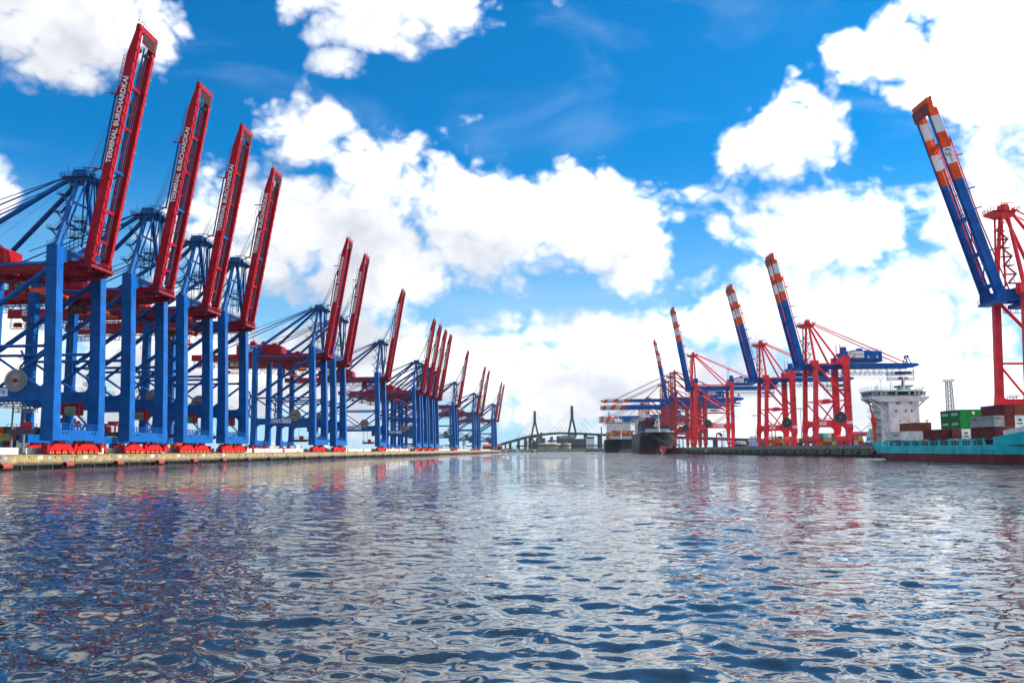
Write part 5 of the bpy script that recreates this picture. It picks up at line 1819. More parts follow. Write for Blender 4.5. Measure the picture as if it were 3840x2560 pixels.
for row, colr, lab in ((1, 'white', 'white container end beside the lettered white one on the turquoise ship'), (2, 'white', 'third white container end from the ship side before the bridge house'),
                       (3, 'maroon', 'maroon container end with small white letters right of the white ends'), (4, 'maroon', 'maroon container on the far side of the white ends')):
    o_ = fcont(A0, row, 0, colr, lab, True, ('tex', 'white', .55, 'end', -.8) if row == 3 else None)
    if colr == 'white':
        for yy in (-.62, -.2, .2, .62):
            MB().tube((CL40 / 2 + .04, yy, .2), (CL40 / 2 + .04, yy, 2.15), .035, 5).build('lock_rod', 'steel', o_)
fcont(A0 - 1, 2, 1, 'brown', 'brown container on top, nearest to the bridge house')
fcont(A0 - 1, 3, 1, 'brown', 'brown container end on top, right of the other brown one')
B0 = 55.4
fcont(B0, 0, 0, 'maroon', 'long maroon container on the bulwark amidships below the green ones')
fcont(B0 + 1, 1, 0, 'maroon', 'maroon container end left of the white refrigerated unit')
reefer(fcont(B0 + 1, 2, 0, 'white', 'white refrigerated container with cooling unit below the green containers'), CL40 / 2)
fcont(B0 + 1, 3, 0, 'maroon', 'maroon container end right of the refrigerated unit below the green stack', True, ('tex', 'white', .55, 'end', -.8))
fcont(B0 + 1, 4, 0, 'maroon', 'maroon container end farthest right below the green stack', True, ('tex', 'white', .55, 'end', -.8))
for tier, tn in ((1, 'lower'), (2, 'upper')):
    for row in range(2, 6):
        o_ = fcont(B0 + .6, row, tier, 'green', ('%s green container, %s from the left in the green block' % (tn, ORD[row - 2])))
        if row == 2:
            for xx in (-2.8, 2.6):
                MB().box(xx - 1.7, xx + 1.7, -CW / 2 - .03, -CW / 2 - .005, 1.0, 1.55).build('white_panel', 'white', o_)
                text('lettering', 'EVERGREEN', .42, 'c_green', o_, (xx - 1.5, -CW / 2 - .04, 1.28), (1, 0, 0), (0, 0, 1), ext=.005, width=3.0)
        elif row == 3:
            MB().tube((CL40 / 2 + .0, 0, 1.55), (CL40 / 2 + .03, 0, 1.55), .32, 12).build('round_mark', 'white', o_)
C0 = 82.0
fcont(C0, 0, 0, 'maroon', 'maroon container in the lowest tier by the bow bulwark')
o_ = fcont(C0, 0, 1, 'grey', 'pale grey container with red letters between two maroon ones')
text('lettering', 'OOCL', .75, 'bogie', o_, (-4.6, -CW / 2 - .02, 1.65), (1, 0, 0), (0, 0, 1), ext=.01, bold=.02)
text('lettering', 'OOCL', .5, 'bogie', o_, (CL40 / 2 + .02, -.7, 1.7), (0, 1, 0), (0, 0, 1), ext=.01, bold=.02)
fcont(C0, 1, 1, 'maroon', 'maroon container end right of the pale grey one')
reefer(fcont(C0, 2, 1, 'white', 'white refrigerated container right of the pale grey one'), CL40 / 2)
fcont(C0, 3, 1, 'maroon', 'maroon container end beyond the right refrigerated one')
fcont(C0, 1, 0, 'brown', 'brown container end low behind the white bow bulwark')
fcont(C0, 2, 0, 'white', 'white container low behind the white bow bulwark')
o_ = fcont(C0 + .4, 1, 2, 'maroon', 'topmost maroon container, left of the two highest on the ship')
MB().box(-4.9, -4.0, -CW / 2 - .03, -CW / 2 - .005, 1.6, 2.1).build('blue_mark', 'rblue', o_)
fcont(C0 + .4, 2, 2, 'brown', 'topmost brown container, middle of the highest tier')
fcont(C0 + .4, 3, 2, 'maroon', 'topmost maroon container at the right picture edge')
fcont(C0, 0 + 4, 2, 'maroon', 'hidden topmost maroon container farthest from the bulwark')

# ------------------------------------------------------------------ two black-hulled ships at the right quay
def big_ship(name, bow, L, HB, ZD, ZB, label, hullmat='hullblk'):
    """x forward from stern; hull with raked flared bow and bulb"""
    dirv_ = Vector((-RSL, -1, 0)).normalized()
    org = Vector((bow[0], bow[1], 0)) - dirv_ * L
    rz = math.atan2(dirv_.y, dirv_.x)
    rt = empty(name, org, rz)
    tag(rt, label, 'ship', 'black ships at the right quay')
    mw = Matrix.Translation(org) @ Matrix.Rotation(rz, 4, 'Z')
    def half(x, z):
        stem = L - 9 + 9 * max(0, min(1.15, z / ZD)) ** 1.6
        d = stem - x
        if d <= 0:
            return .05
        f = max(0, min(1, z / ZD))
        length = 52 - 26 * f
        ex = .95 - .42 * f
        v = min(1, d / length) ** ex
        s = 1.0
        if x < 30:
            s = .72 + .28 * x / 30
        return max(.05, HB * v * s)
    xs = [0, 8, 20, 40, L * .4, L * .6, L - 62] + [L - 56 + k * 4 for k in range(13)] + [L - 6 + k for k in range(8)]
    def strip(z0, z1, n, mat, nm, taper=0):
        b = MB()
        rings = []
        for x in xs:
            zz = [z0 + (z1 - z0) * k / n for k in range(n + 1)]
            rings.append([(x, -half(x, z), z) for z in zz] + [(x, half(x, z), z) for z in reversed(zz)])
        b.loft(rings)
        return b.build(nm, mat, rt)
    strip(-3, ZB, 5, 'boot2', 'hull_bottom')
    strip(ZB + .004, ZD, 7, hullmat, 'hull_side')
    b = MB()
    rs = []
    for k in range(13):
        a = math.pi * k / 12
        x = L - 10 + 9.5 * (1 - math.cos(a)) / 2 * 1.0
        r = 3.0 * math.sin(a) ** .6 if 0 < k < 12 else .02
        rs.append([(x, r * .8 * math.cos(2 * math.pi * j / 14), .9 + r * math.sin(2 * math.pi * j / 14)) for j in range(14)])
    b.loft(rs)
    b.build('bulb', 'boot', rt)
    return rt, mw, half
SG2, SG3 = 'containers on the nearer black ship', 'containers on the farther black ship'
s2, m2, h2 = big_ship('container_ship', (121.5, 758), 255, 14.5, 17.6, 6.6, 'black container ship with dark red bottom whose bow faces the camera')
# breakwater, fore mast
bw = MB().box(255 - 24, 255 - 23.4, -10.4, 10.4, 17.6, 20.8).build('breakwater', 'paleteal', s2)
for z in (18.5, 19.9):
    for k in range(9):
        MB().box(231.6, 231.66, -9.5 + k * 2.35, -9.1 + k * 2.35, z - .2, z + .2).build('porthole', 'dark', bw)
b = MB().tube((244, .5, 17.6), (244, .5, 28.5), .7, 10, .35).tube((244, .5, 28.5), (244, .5, 32), .2, 8)
b.box(243.2, 245, -1.6, 2.6, 24.6, 24.9).box(243.2, 245, -1.0, 2.0, 27.8, 28.1).cbox((244, .5, 22.5), 1.6, 2.4, 1.2)
b.build('fore_mast', 'white', s2)
MB().box(150, 250, -13.8, 13.8, 16.4, 16.8).build('deck', 'boot', s2)
b = MB()
pts_ = [(x, -h2(x, 17.6) + .2, 17.6) for x in range(214, 254, 5)]
b.rail(pts_, 1.1, .08, 2.5).rail([(x, -y, z) for x, y, z in pts_], 1.1, .08, 2.5)
b.build('bow_rail', 'lgrey', s2)
# hull name follows the flare
def hull_text(body, size, rt, half, x0, z0, sgn, mat='white'):
    me = text_mesh(body, size, ext=0.0)
    for v in me.vertices:
        x = x0 + sgn * v.co.x * -1 if sgn < 0 else x0 + v.co.x
        x = x0 + v.co.x
        z = z0 + v.co.y
        v.co = (x, -(half(x, z) + .12), z)
    return obj('ship_name', me, mat, rt)
hull_text("GSL CHATEAU D'IF", 1.5, s2, h2, 229.0, 15.6, -1)
# bridge house far aft
def house(rt, x, HB, z0, z1, wing, mat='pinkw'):
    o_ = MB().box(x - 6, x + 6, -HB + 3.5, HB - 3.5, 12, z1 - 3.2).build('bridge_house', mat, rt)
    MB().box(x - 4, x + 6.5, -HB - wing, HB + wing, z1 - 3.2, z1 - 2.2).box(x - 4, x + 6.6, -HB + 2, HB - 2, z1 - 2.2, z1 - 1.6).box(x - 4, x + 7, -HB + 1.5, HB - 1.5, z1 - .5, z1).build('bridge_deck', mat, rt)
    MB().box(x - 3.8, x + 6.4, -HB + 2.4, HB - 2.4, z1 - 1.6, z1 - .5).build('bridge_glass', 'glass', rt)
    for sy in (-1, 1):
        MB().beam((x + 4, sy * (HB - 4), z1 - 9), (x + 4, sy * (HB + wing - .5), z1 - 3.1), .7, .7).build('wing_bracket', mat, rt)
    for zz in [z0 + 3 + 3.1 * k for k in range(int((z1 - z0 - 7) / 3.1))]:
        for k in range(int((2 * HB - 9) / 2.6)):
            MB().box(x + 6.0, x + 6.06, -HB + 4.6 + k * 2.6, -HB + 5.2 + k * 2.6, zz - .3, zz + .4).build('window', 'dark', o_)
    MB().box(x - 3, x + 4, -5, 5, z1, z1 + 2.6).box(x - 2, x + 2, -2.5, 2.5, z1 + 2.6, z1 + 4.6).build('radar_house', mat, rt)
    MB().tube((x, 0, z1 + 4), (x, 0, z1 + 10), .4, 8, .15).beam((x, -3, z1 + 7.5), (x, 3, z1 + 7.5), .25, .25).tube((x + 1, -6, z1), (x + 1, -6, z1 + 5), .15, 6).tube((x + 1, 7, z1), (x + 1, 7, z1 + 5), .15, 6).build('radar_mast', 'white', rt)
    bm = bpy.data.meshes.new('dome')
    for yy, cc in ((-4, 'white'), (3.4, 'yellow')):
        r_ = 1.1
        d_ = MB()
        d_.loft([[(x + 2 + r_ * math.cos(a) * math.cos(2 * math.pi * j / 10), yy + r_ * math.cos(a) * math.sin(2 * math.pi * j / 10), z1 + 3.6 + r_ * math.sin(a)) for j in range(10)] for a in (-1.4, -.8, -.2, .4, .9, 1.4)])
        d_.build('radar_dome', cc, rt)
house(s2, 48, 14.5, 17, 36.5, 1.0)
pal2 = ['dark blue', 'dark blue', 'maroon', 'rust red', 'dark blue', 'maroon', 'blue', 'brown']
cr = random.Random(21)
n2 = 0
for bay, xb in enumerate((219, 206, 193, 180, 160)):
    for r_ in range(11):
        hts = [[3, 1, 1, 1, 2, 2, 2, 2, 2, 2, 2], [4, 5, 6, 6, 6, 2, 2, 3, 3, 3, 2], [3, 5, 5, 6, 6, 6, 2, 2, 3, 3, 3], [5, 5, 4, 5, 5, 5, 2, 2, 2, 2, 2], [4, 5, 4, 4, 4, 5, 3, 2, 2, 2, 2]][bay][r_]
        for t_ in range(hts):
            if bay > 0 and 0 < r_ and t_ < hts - 1 and not (bay == 1 and r_ < 5):
                continue                        # stays hidden behind the bay in front
            c_ = cr.choice(pal2)
            o_ = container(m2 @ Vector((xb, -12.0 + r_ * 2.4, 17.0 + t_ * 2.39)), s2.rotation_euler[2], c_, '%s container, nearer black ship, %s bay from bow, %s column, %s tier' % (c_, ORD[bay], ORD[r_], ORD[t_]), SG2, far=True)
            n2 += 1
s3, m3, h3 = big_ship('container_ship', (136.5, 1150), 300, 20.0, 16.4, 3.4, 'second black container ship lying behind and left of the nearer one')
MB().box(279, 279.6, -14, 14, 16.4, 20.4).build('breakwater', 'paleteal', s3)
MB().box(279.0, 279.7, -14.2, 14.2, 20.4, 21.2).build('breakwater_edge', 'rred', s3)
MB().box(180, 295, -19, 19, 15.4, 15.8).build('deck', 'boot', s3)
b = MB()
b.tube((288, 0, 16.4), (288, 0, 30), .7, 8, .3)
b.build('fore_mast', 'white', s3)
house(s3, 168, 20.0, 16, 41.5, 1.2)
pal3 = ['yellow', 'yellow', 'rust red', 'maroon', 'rust red', 'turquoise', 'beige', 'orange']
for bay, xb in enumerate((268, 255, 242)):
    for r_ in range(15):
        hts = ([3, 4, 4] + [4] * 9 + [4, 4, 3], [4, 4, 4] + [5] * 12, [4] * 15)[bay][r_]
        for t_ in range(hts):
            if bay > 0 and (t_ < hts - 1 or bay == 2) and r_ > 0:
                continue
            c_ = cr.choice(pal3)
            container(m3 @ Vector((xb, -17.4 + r_ * 2.45, 16.0 + t_ * 2.39)), s3.rotation_euler[2], c_, '%s container, farther black ship, %s bay from bow, %s column, %s tier' % (c_, ORD[bay], ORD[r_], ORD[t_]), SG3, far=True)
# mooring lines
bol = RQ(727, -1.2, 3.9)
M['rope'] = plain('mooring_rope', (.45, .42, .38), .8)
for i, (x, yy) in enumerate(((236, -1), (243, -1), (247, 1), (240, 1))):
    p = m2 @ Vector((x, yy * h2(x, 17.2) * .98, 17.2))
    q = bol + Vector((0, -i * .8, 0))
    pts_ = [p.lerp(q, k / 8) - Vector((0, 0, 1.2 * math.sin(math.pi * k / 8))) for k in range(9)]
    o_ = MB().path(pts_, .09, 5).build('mooring_line', 'rope')
    tag(o_, ['pale rope from the port side of the black bow, lowest and leftmost of four', 'pale mooring rope second from the left at the black bow', 'pale mooring rope third from the left at the black bow', 'pale rope nearest the quay, rightmost of the four at the bow'][i], 'rope', 'mooring ropes of the black ship')

# ------------------------------------------------------------------ yards
PALY = ['maroon', 'rust red', 'blue', 'orange', 'white', 'brown', 'green', 'turquoise', 'beige', 'grey', 'maroon', 'dark blue', 'yellow', 'rust red']
yr = random.Random(5)
def yard(side, stacks, group, place):
    for si, (a, t, rows, tiers) in enumerate(stacks):
        for r_ in range(rows):
            for ti in range(tiers if r_ % 3 != 1 else max(1, tiers - 1)):
                c_ = yr.choice(PALY)
                if side == 'left':
                    p = LQ(a, t - r_ * 2.35, QZ + ti * 2.38)
                    rz = QROT + math.pi / 2
                else:
                    p = RQ(a, t - r_ * 2.35, RZ + ti * 2.38)
                    rz = math.pi / 2
                container(p, rz, c_, '%s container, %s yard, %s stack from camera, %s row, %s tier' % (c_, side, ordn(si), ordn(r_), ORD[ti]), group, far=a > 420)
yard('left', [(105, -58, 4, 4), (118, -58, 3, 3), (132, -60, 4, 3), (150, -58, 3, 3), (176, -58, 3, 2), (215, -54, 4, 2), (235, -54, 4, 3), (290, -56, 3, 2), (330, -54, 4, 2), (352, -56, 3, 3),
              (400, -54, 2, 2), (465, -54, 3, 2), (520, -55, 2, 2)], 'containers in the left yard', None)
yard('right', [(400, -34, 4, 3), (414, -46, 5, 2), (470, -36, 4, 2), (520, -40, 5, 3), (560, -34, 4, 2), (590, -36, 6, 2), (640, -45, 4, 3), (660, -60, 5, 3), (780, -50, 4, 2)], 'containers in the right yard', None)
# more rows of the stacks reach back out of sight
def straddle(pos, rz, label):
    rt = empty('straddle_carrier', pos, rz)
    tag(rt, label, 'straddle carrier', 'red straddle carriers')
    for sy in (-1, 1):
        MB().box(-5, 5, sy * 2.2 - .35, sy * 2.2 + .35, .7, 1.5).build('wheel_beam', 'bogie', rt)
        for x in (-4, -1.4, 1.4, 4):
            MB().tube((x, sy * 2.2 - .3, .6), (x, sy * 2.2 + .3, .6), .6, 12).build('wheel', 'dark', rt)
        for x in (-4.2, 4.2):
            MB().beam((x, sy * 2.2, 1.4), (x * .95, sy * 2.2, 11.2), .5, .5).build('leg', 'bogie', rt)
        MB().box(-4.8, 4.8, sy * 2.2 - .3, sy * 2.2 + .3, 11.0, 11.7).build('top_beam', 'bogie', rt)
    MB().box(-4.6, -3.8, -2, 2, 11.0, 11.7).box(3.8, 4.6, -2, 2, 11.0, 11.7).box(-1, 1, -2, 2, 11.05, 11.65).build('cross_beam', 'bogie', rt)
    MB().box(-3.6, 3.6, -1.5, 1.5, 11.7, 12.6).build('engine_deck', 'dark', rt)
    MB().box(-4.6, 4.6, -1.1, 1.1, 6.8, 7.2).build('spreader', 'yellow', rt)
    c = MB().box(4.4, 6.2, -2.2, -.6, 9.3, 11.0).build('cab', 'bogie', rt)
    MB().box(6.2, 6.24, -2.0, -.8, 9.6, 10.8).build('cab_window', 'glass', c)
    return rt
straddle(RQ(790, -36, RZ), R(80), 'red straddle carrier between the legs of the bright red crane')
straddle(RQ(1010, -24, RZ), R(85), 'red straddle carrier beside the black ship bow, behind the crane legs')
straddle(RQ(560, -24, RZ), R(88), 'red straddle carrier under the second smaller red crane')
straddle(LQ(150, -50, QZ), QROT + R(80), 'red straddle carrier behind the third blue crane')
straddle(LQ(112, -50, QZ), QROT + R(10), 'red straddle carrier at the left picture edge behind the nearest crane')
straddle(LQ(200, -48, QZ), QROT + R(85), 'red straddle carrier in the gap after the fourth blue crane')
def lamp_mast(pos, h, label, lattice=False):
    rt = empty('light_mast', pos)
    tag(rt, label, 'light mast', 'yard light masts')
    if lattice:
        b = MB()
        for sx in (-1, 1):
            for sy in (-1, 1):
                b.beam((sx * 1.9, sy * 1.9, 0), (sx * 1.2, sy * 1.2, h), .3, .3)
        n = int(h / 2.6)
        for k in range(n):
            z0, z1 = h * k / n, h * (k + 1) / n
            w0, w1 = 1.9 - .7 * k / n, 1.9 - .7 * (k + 1) / n
            for sx, sy, tx, ty in ((-1, -1, 1, -1), (1, -1, 1, 1), (1, 1, -1, 1), (-1, 1, -1, -1)):
                b.beam((sx * w0, sy * w0, z0), (tx * w1, ty * w1, z1), .17, .17)
                b.beam((tx * w0, ty * w0, z0), (sx * w1, sy * w1, z1), .17, .17)
                b.beam((sx * w1, sy * w1, z1), (tx * w1, ty * w1, z1), .17, .17)
        b.build('lattice_shaft', 'steel', rt)
    else:
        MB().tube((0, 0, 0), (0, 0, h), .35, 10, .2).build('pole', 'steel', rt)
    b = MB()
    r_ = 2.6 if not lattice else 2.8
    b.box(-r_, r_, -r_ * .5, r_ * .5, h, h + .15)
    b.rail([(-r_, -r_ * .5, h), (r_, -r_ * .5, h), (r_, r_ * .5, h), (-r_, r_ * .5, h), (-r_, -r_ * .5, h)], 1.0, .07, 1.3)
    cr_ = b.build('lamp_platform', 'steel', rt)
    for k in range(5):
        x = -r_ + .4 + k * (2 * r_ - .8) / 4
        MB().cbox((x, -r_ * .5, h + 1.2), .6, .35, .45).build('floodlight', 'lgrey', cr_)
    return rt
lamp_mast((240, 500, RZ), 34.5, 'steel lattice floodlight tower behind the turquoise ship', True)
lamp_mast((221, 700, RZ), 28, 'tall grey light pole between the two smaller red cranes')
lamp_mast((236, 890, RZ), 30, 'tall grey light pole left of the second smaller red crane')
lamp_mast((226, 980, RZ), 17, 'light pole behind the bright red crane portal')
lamp_mast((253, 460, RZ), 23, 'short light pole head just left of the big right crane')
for i, (s_, t_, h_) in enumerate(((196, -70, 17), (355, -66, 18), (700, -60, 17), (26, -14, 12), (32, -14.5, 11))):
    lamp_mast(LQ(s_, t_, QZ), h_, ['light pole seen in the gap behind the fourth blue crane', 'light pole between the sixth and seventh blue cranes', 'far light pole left of the twelfth blue crane', 'pale pole at the left picture edge behind the flood wall', 'second pale pole from the left behind the flood wall'][i])
# office block and far right gantries
ob = empty('office_building', (370, 1400, RZ), R(-10))
tag(ob, 'small white and blue office block behind the right yard', 'building')
MB().box(-9, 9, -7, 7, 0, 15).build('wall', 'pinkw', ob)
for k in range(4):
    MB().box(-8.6, 8.6, -7.1, -7.0, 2 + k * 3.3, 3.6 + k * 3.3).build('window_band', 'rblue', ob)
MB().box(-7, 3, -5, 5, 15, 17.5).build('roof_house', 'lgrey', ob)
for i, (x, y) in enumerate(((585, 1560), (612, 1580))):
    rt = empty('distant_gantry', (x, y, RZ))
    tag(rt, ['light blue distant A-frame gantry left of the turquoise stern', 'light blue distant A-frame gantry nearest the turquoise stern'][i], 'gantry', 'distant blue gantries')
    for sx in (-1, 1):
        MB().beam((sx * 15, 0, 0), (sx * 9, 0, 22), 1.0, 1.0).build('leg', 'blue', rt)
        MB().beam((sx * 16, 0, 18), (0, 0, 36), .7, .7).build('stay', 'blue', rt)
    MB().box(-17, 17, -3, 3, 18, 21).build('girder', 'blue', rt)
    MB().box(-9, 8, -4, 4, 21, 25.5).build('machinery_house', 'rred', rt)
wh = empty('warehouse', (214, 470, RZ))
tag(wh, 'low cream warehouse wall with dark lettering behind the turquoise stern', 'building')
MB().box(-13, 16, -4, 10, 4.2, 7.4).build('wall', 'pinkw', wh)
MB().box(-12, 15, -3.8, 9, 0, 4.2).build('gate_front', 'c_dark blue', wh)

# ------------------------------------------------------------------ far shore, bridge, industry
fb = MB()
fb.loft([[(-900, 1652, -2), (700, 1652, -2), (700, 6000, -2), (-900, 6000, -2)], [(-900, 1668, 5.4), (700, 1668, 5.4), (700, 6000, 5.4), (-900, 6000, 5.4)]])
M['bank'] = concrete('dark_bank', (.014, .016, .016), (.03, .03, .027), (.010, .011, .010), .5)
struct(fb.build('far_shore', 'bank'), 'dark far bank closing the harbour basin')
def pier_thing(name, x0, x1, y, z0, z1, mat, label, cat):
    o_ = empty(name, ((x0 + x1) / 2, y, 0))
    tag(o_, label, cat)
    hx = (x1 - x0) / 2
    MB().box(-hx, hx, 0, 6, z1 - .6, z1).build('deck', mat, o_)
    n = int(hx / 6)
    for k in range(n * 2 + 1):
        x = -hx + k * (2 * hx) / max(1, n * 2)
        MB().box(x - .35, x + .35, .2, 1.0, z0, z1 - .6).build('pile', 'dock', o_)
    MB().rail([(-hx, .2, z1), (hx, .2, z1)], 1.1, .1, 4).build('handrail', 'steel', o_)
pier_thing('jetty', 40, 150, 1640, -1, 4.2, 'cap', 'long dark jetty along the far bank left of the black ships', 'jetty')
def far_box(x0, x1, y0, y1, z0, z1, mat, name='block'):
    return MB().box(x0, x1, y0, y1, z0, z1)
rw = MB().box(-4, 330, 0, 6, 10.5, 13.0).build('embankment_wall', 'bank')
rw.location = (10, 1860, 0)
tag(rw, 'dark rail embankment wall below the bridge', 'wall')
# silo block
M['silo'] = paint('silo_grey', (.085, .115, .15), rough=.8, dirt=.4)
sb = empty('silo_building', (147, 2300, 5))
tag(sb, 'large grey grain silo block under the bridge pylon', 'building')
MB().box(-33, 36, 3, 24, 0, 26).build('core', 'silo', sb)
for k in range(13):
    MB().tube((-31 + k * 5.1, 1.5, 0), (-31 + k * 5.1, 1.5, 25), 2.5, 14).build('silo_tube', 'silo', sb)
MB().box(-31, 10, 2, 22, 26, 33).build('head_house', 'steel', sb)
MB().box(-36, -31, 2, 22, 0, 33).build('stair_tower', 'silo', sb)
MB().box(-22, -8, 6, 16, 33, 36).build('roof_house', 'lgrey', sb)
MB().box(37, 58, 0, 22, 0, 31).build('white_annex', 'pinkw', sb)
MB().box(37, 58, -.3, 0, 26, 31).build('annex_band', 'silo', sb)
tk = empty('storage_tank', (88, 2150, 5))
tag(tk, 'wide low cream storage tank left of the silo block', 'tank')
MB().tube((0, 0, 0), (0, 0, 13), 29, 48).tube((0, 0, 13), (0, 0, 15.5), 29, 48, 6).build('shell', 'tankc', tk)
tk = empty('storage_tank', (124, 2130, 5))
tag(tk, 'smaller cream storage tank tucked against the silo block', 'tank')
MB().tube((0, 0, 0), (0, 0, 13), 11, 32).tube((0, 0, 13), (0, 0, 14), 11, 32, 3).build('shell', 'tankc', tk)
cp = empty('cement_plant', (84, 2500, 5))
tag(cp, 'grey silos and tower of a plant behind the wide tank', 'plant')
for x, r_, h_ in ((-16, 4.5, 31), (-7, 4.2, 34), (1, 4.5, 31), (22, 6, 26)):
    MB().tube((x, 0, 0), (x, 0, h_), r_, 16).build('silo', 'silo', cp)
MB().box(-9, -3, -2, 4, 30, 46).box(-12, -9, -1, 3, 30, 40).build('elevator_tower', 'silo', cp)
MB().box(18, 26, -4, 4, 26, 34).box(10, 40, -3, 3, 20, 25).build('conveyor_house', 'silo', cp)
# cable stayed bridge
BR = [(-43.9, 3500, 27.3), (6.9, 3350, 40.0), (44.0, 3200, 48.5), (74.7, 3080, 53.0), (117.7, 2940, 56.3), (147.9, 2860, 56.8), (180.3, 2770, 54.5), (210.4, 2650, 50.5), (239.1, 2530, 46.0), (326.9, 2350, 39.0), (445.0, 2100, 28.6), (506.0, 1980, 23.6), (580.4, 1850, 18.0)]
BR = [(-110, 3720, 8.0), (-75, 3610, 17.5)] + BR + [(680, 1700, 11)]
M['bridge'] = paint('bridge_steel', (.010, .085, .125), rough=.6, dirt=.3)
M['bdeck'] = paint('bridge_deck_grey', (.030, .055, .075), rough=.8, dirt=.3)
bt = empty('bridge', (0, 0, 0))
tag(bt, 'long curved cable stayed road bridge across the background', 'bridge')
def catmull(P, n):
    out = []
    for i in range(len(P) - 1):
        p0, p1, p2, p3 = (Vector(P[max(0, i - 1)]), Vector(P[i]), Vector(P[i + 1]), Vector(P[min(len(P) - 1, i + 2)]))
        for k in range(n):
            t = k / n
            out.append(.5 * ((2 * p1) + (p2 - p0) * t + (2 * p0 - 5 * p1 + 4 * p2 - p3) * t * t + (3 * p1 - p0 - 3 * p2 + p3) * t ** 3))
    out.append(Vector(P[-1]))
    return out
path_ = catmull(BR, 6)
rs = []
for i, p in enumerate(path_):
    d_ = (path_[min(i + 1, len(path_) - 1)] - path_[max(0, i - 1)])
    d_.z = 0
    n_ = Vector((-d_.y, d_.x, 0)).normalized() * 8.5
    rs.append([p - n_ * 1.0 + Vector((0, 0, 0)), p - n_ * .7 - Vector((0, 0, 5.0)), p + n_ * .7 - Vector((0, 0, 5.0)), p + n_, p + n_ + Vector((0, 0, 1.2)), p - n_ + Vector((0, 0, 1.2))])
MB().loft(rs).build('deck', 'bdeck', bt)
def bpt(px_t):
    return path_[px_t]
def pylon(i, top):
    p = Vector(BR[i])
    d_ = Vector(BR[i + 1]) - Vector(BR[i - 1])
    d_.z = 0
    n_ = Vector((-d_.y, d_.x, 0)).normalized()
    # the legs straddle the deck, meet high above it and again below it
    dk = p.z
    b = MB()
    hi = dk + (top - dk) * .56
    for s_ in (-1, 1):
        b.beam(p + n_ * s_ * 12.5 - Vector((0, 0, 6)), Vector((p.x, p.y, hi)) + n_ * s_ * 1.6, 5.2, 5.0, n_)
        b.beam(p + n_ * s_ * 12.5 - Vector((0, 0, 6)), p + n_ * s_ * 3.0 - Vector((0, 0, 23)), 5.2, 5.0, n_)
    b.beam(Vector((p.x, p.y, hi - 2)), Vector((p.x, p.y, top)), 4.6, 4.6, n_)
    b.beam(Vector((p.x, p.y, hi - 2)) + n_ * 2.3, Vector((p.x, p.y, top + 2)) + n_ * 2.0, 2.0, 4.0, n_)
    b.beam(Vector((p.x, p.y, hi - 2)) - n_ * 2.3, Vector((p.x, p.y, top + 2)) - n_ * 2.0, 2.0, 4.0, n_)
    b.beam(p + n_ * 12.5 - Vector((0, 0, 7)), p - n_ * 12.5 - Vector((0, 0, 7)), 3, 3)
    b.build('pylon', 'bridge', bt)
    q = p - Vector((0, 0, 23))
    MB().box(q.x - 10, q.x + 10, q.y - 8, q.y + 8, 3, q.z + 1).build('pylon_pier', 'bdeck', bt)
    return p, top
p1_ = pylon(5, 132.0)
p2_ = pylon(8, 134.0)
def span_pt(s):
    i = int(s)
    return path_[i].lerp(path_[min(i + 1, len(path_) - 1)], s - i)
for (pi, top), idx in ((p1_, 30), (p2_, 48)):
    for k in (4.0, 6.5, 9.0, 12.0):
        for s_ in (-1, 1):
            q = span_pt(max(0, min(len(path_) - 1.001, idx + s_ * k)))
            MB().tube((pi.x, pi.y, top - 4 - (12 - k) * 2.2), q, .32, 5).build('cable', 'bridge', bt)
for i in (16, 20, 24, 27, 54, 60, 65, 69, 73, 76, 80, 84):
    q = path_[i] if i < len(path_) else path_[-1]
    MB().box(q.x - 5, q.x + 5, q.y - 3, q.y + 3, 2, q.z - 3.5).build('pier', 'bdeck', bt)
for i in (2, 4, 6, 8, 10, 12, 14):
    q = path_[i]
    MB().box(q.x - 3, q.x + 3, q.y - 3, q.y + 3, 2, q.z - 3.5).build('pier', 'bdeck', bt)
# power mast, dock crane, chimney beside the ships
pm = empty('lattice_mast', (262, 2480, 5))
tag(pm, 'tall pale lattice power mast behind the black ships', 'mast')
b = MB()
for sx in (-1, 1):
    for sy in (-1, 1):
        b.beam((sx * 6, sy * 6, 0), (sx * 1.2, sy * 1.2, 100), .8, .8)
for k in range(14):
    z0, z1 = 100 * k / 14, 100 * (k + 1) / 14
    w0, w1 = 6 - 4.8 * k / 14, 6 - 4.8 * (k + 1) / 14
    b.beam((-w0, -w0, z0), (w1, -w1, z1), .4, .4).beam((w0, -w0, z0), (-w1, -w1, z1), .4, .4)
b.beam((-14, 0, 82), (14, 0, 82), .8, .8).beam((-10, 0, 93), (10, 0, 93), .8, .8)
b.build('lattice', 'steel', pm)
ch = empty('chimney', (228, 2350, 5))
tag(ch, 'thin grey chimney left of the black ships', 'chimney')
MB().tube((0, 0, 0), (0, 0, 56), 2.2, 12, 1.5).build('shaft', 'silo', ch)
dc = empty('dock_crane', (216, 2300, 5))
tag(dc, 'small grey harbour slewing crane beside the chimney', 'crane')
MB().beam((-4, 0, 0), (-1, 0, 22), 1.2, 1.2).beam((4, 0, 0), (1, 0, 22), 1.2, 1.2).box(-3, 3, -3, 3, 20, 26).build('tower', 'silo', dc)
MB().beam((0, 0, 25), (-9, 0, 4), .8, .8).beam((1, 0, 26), (5, 0, 38), .8, .8).build('jib', 'silo', dc)
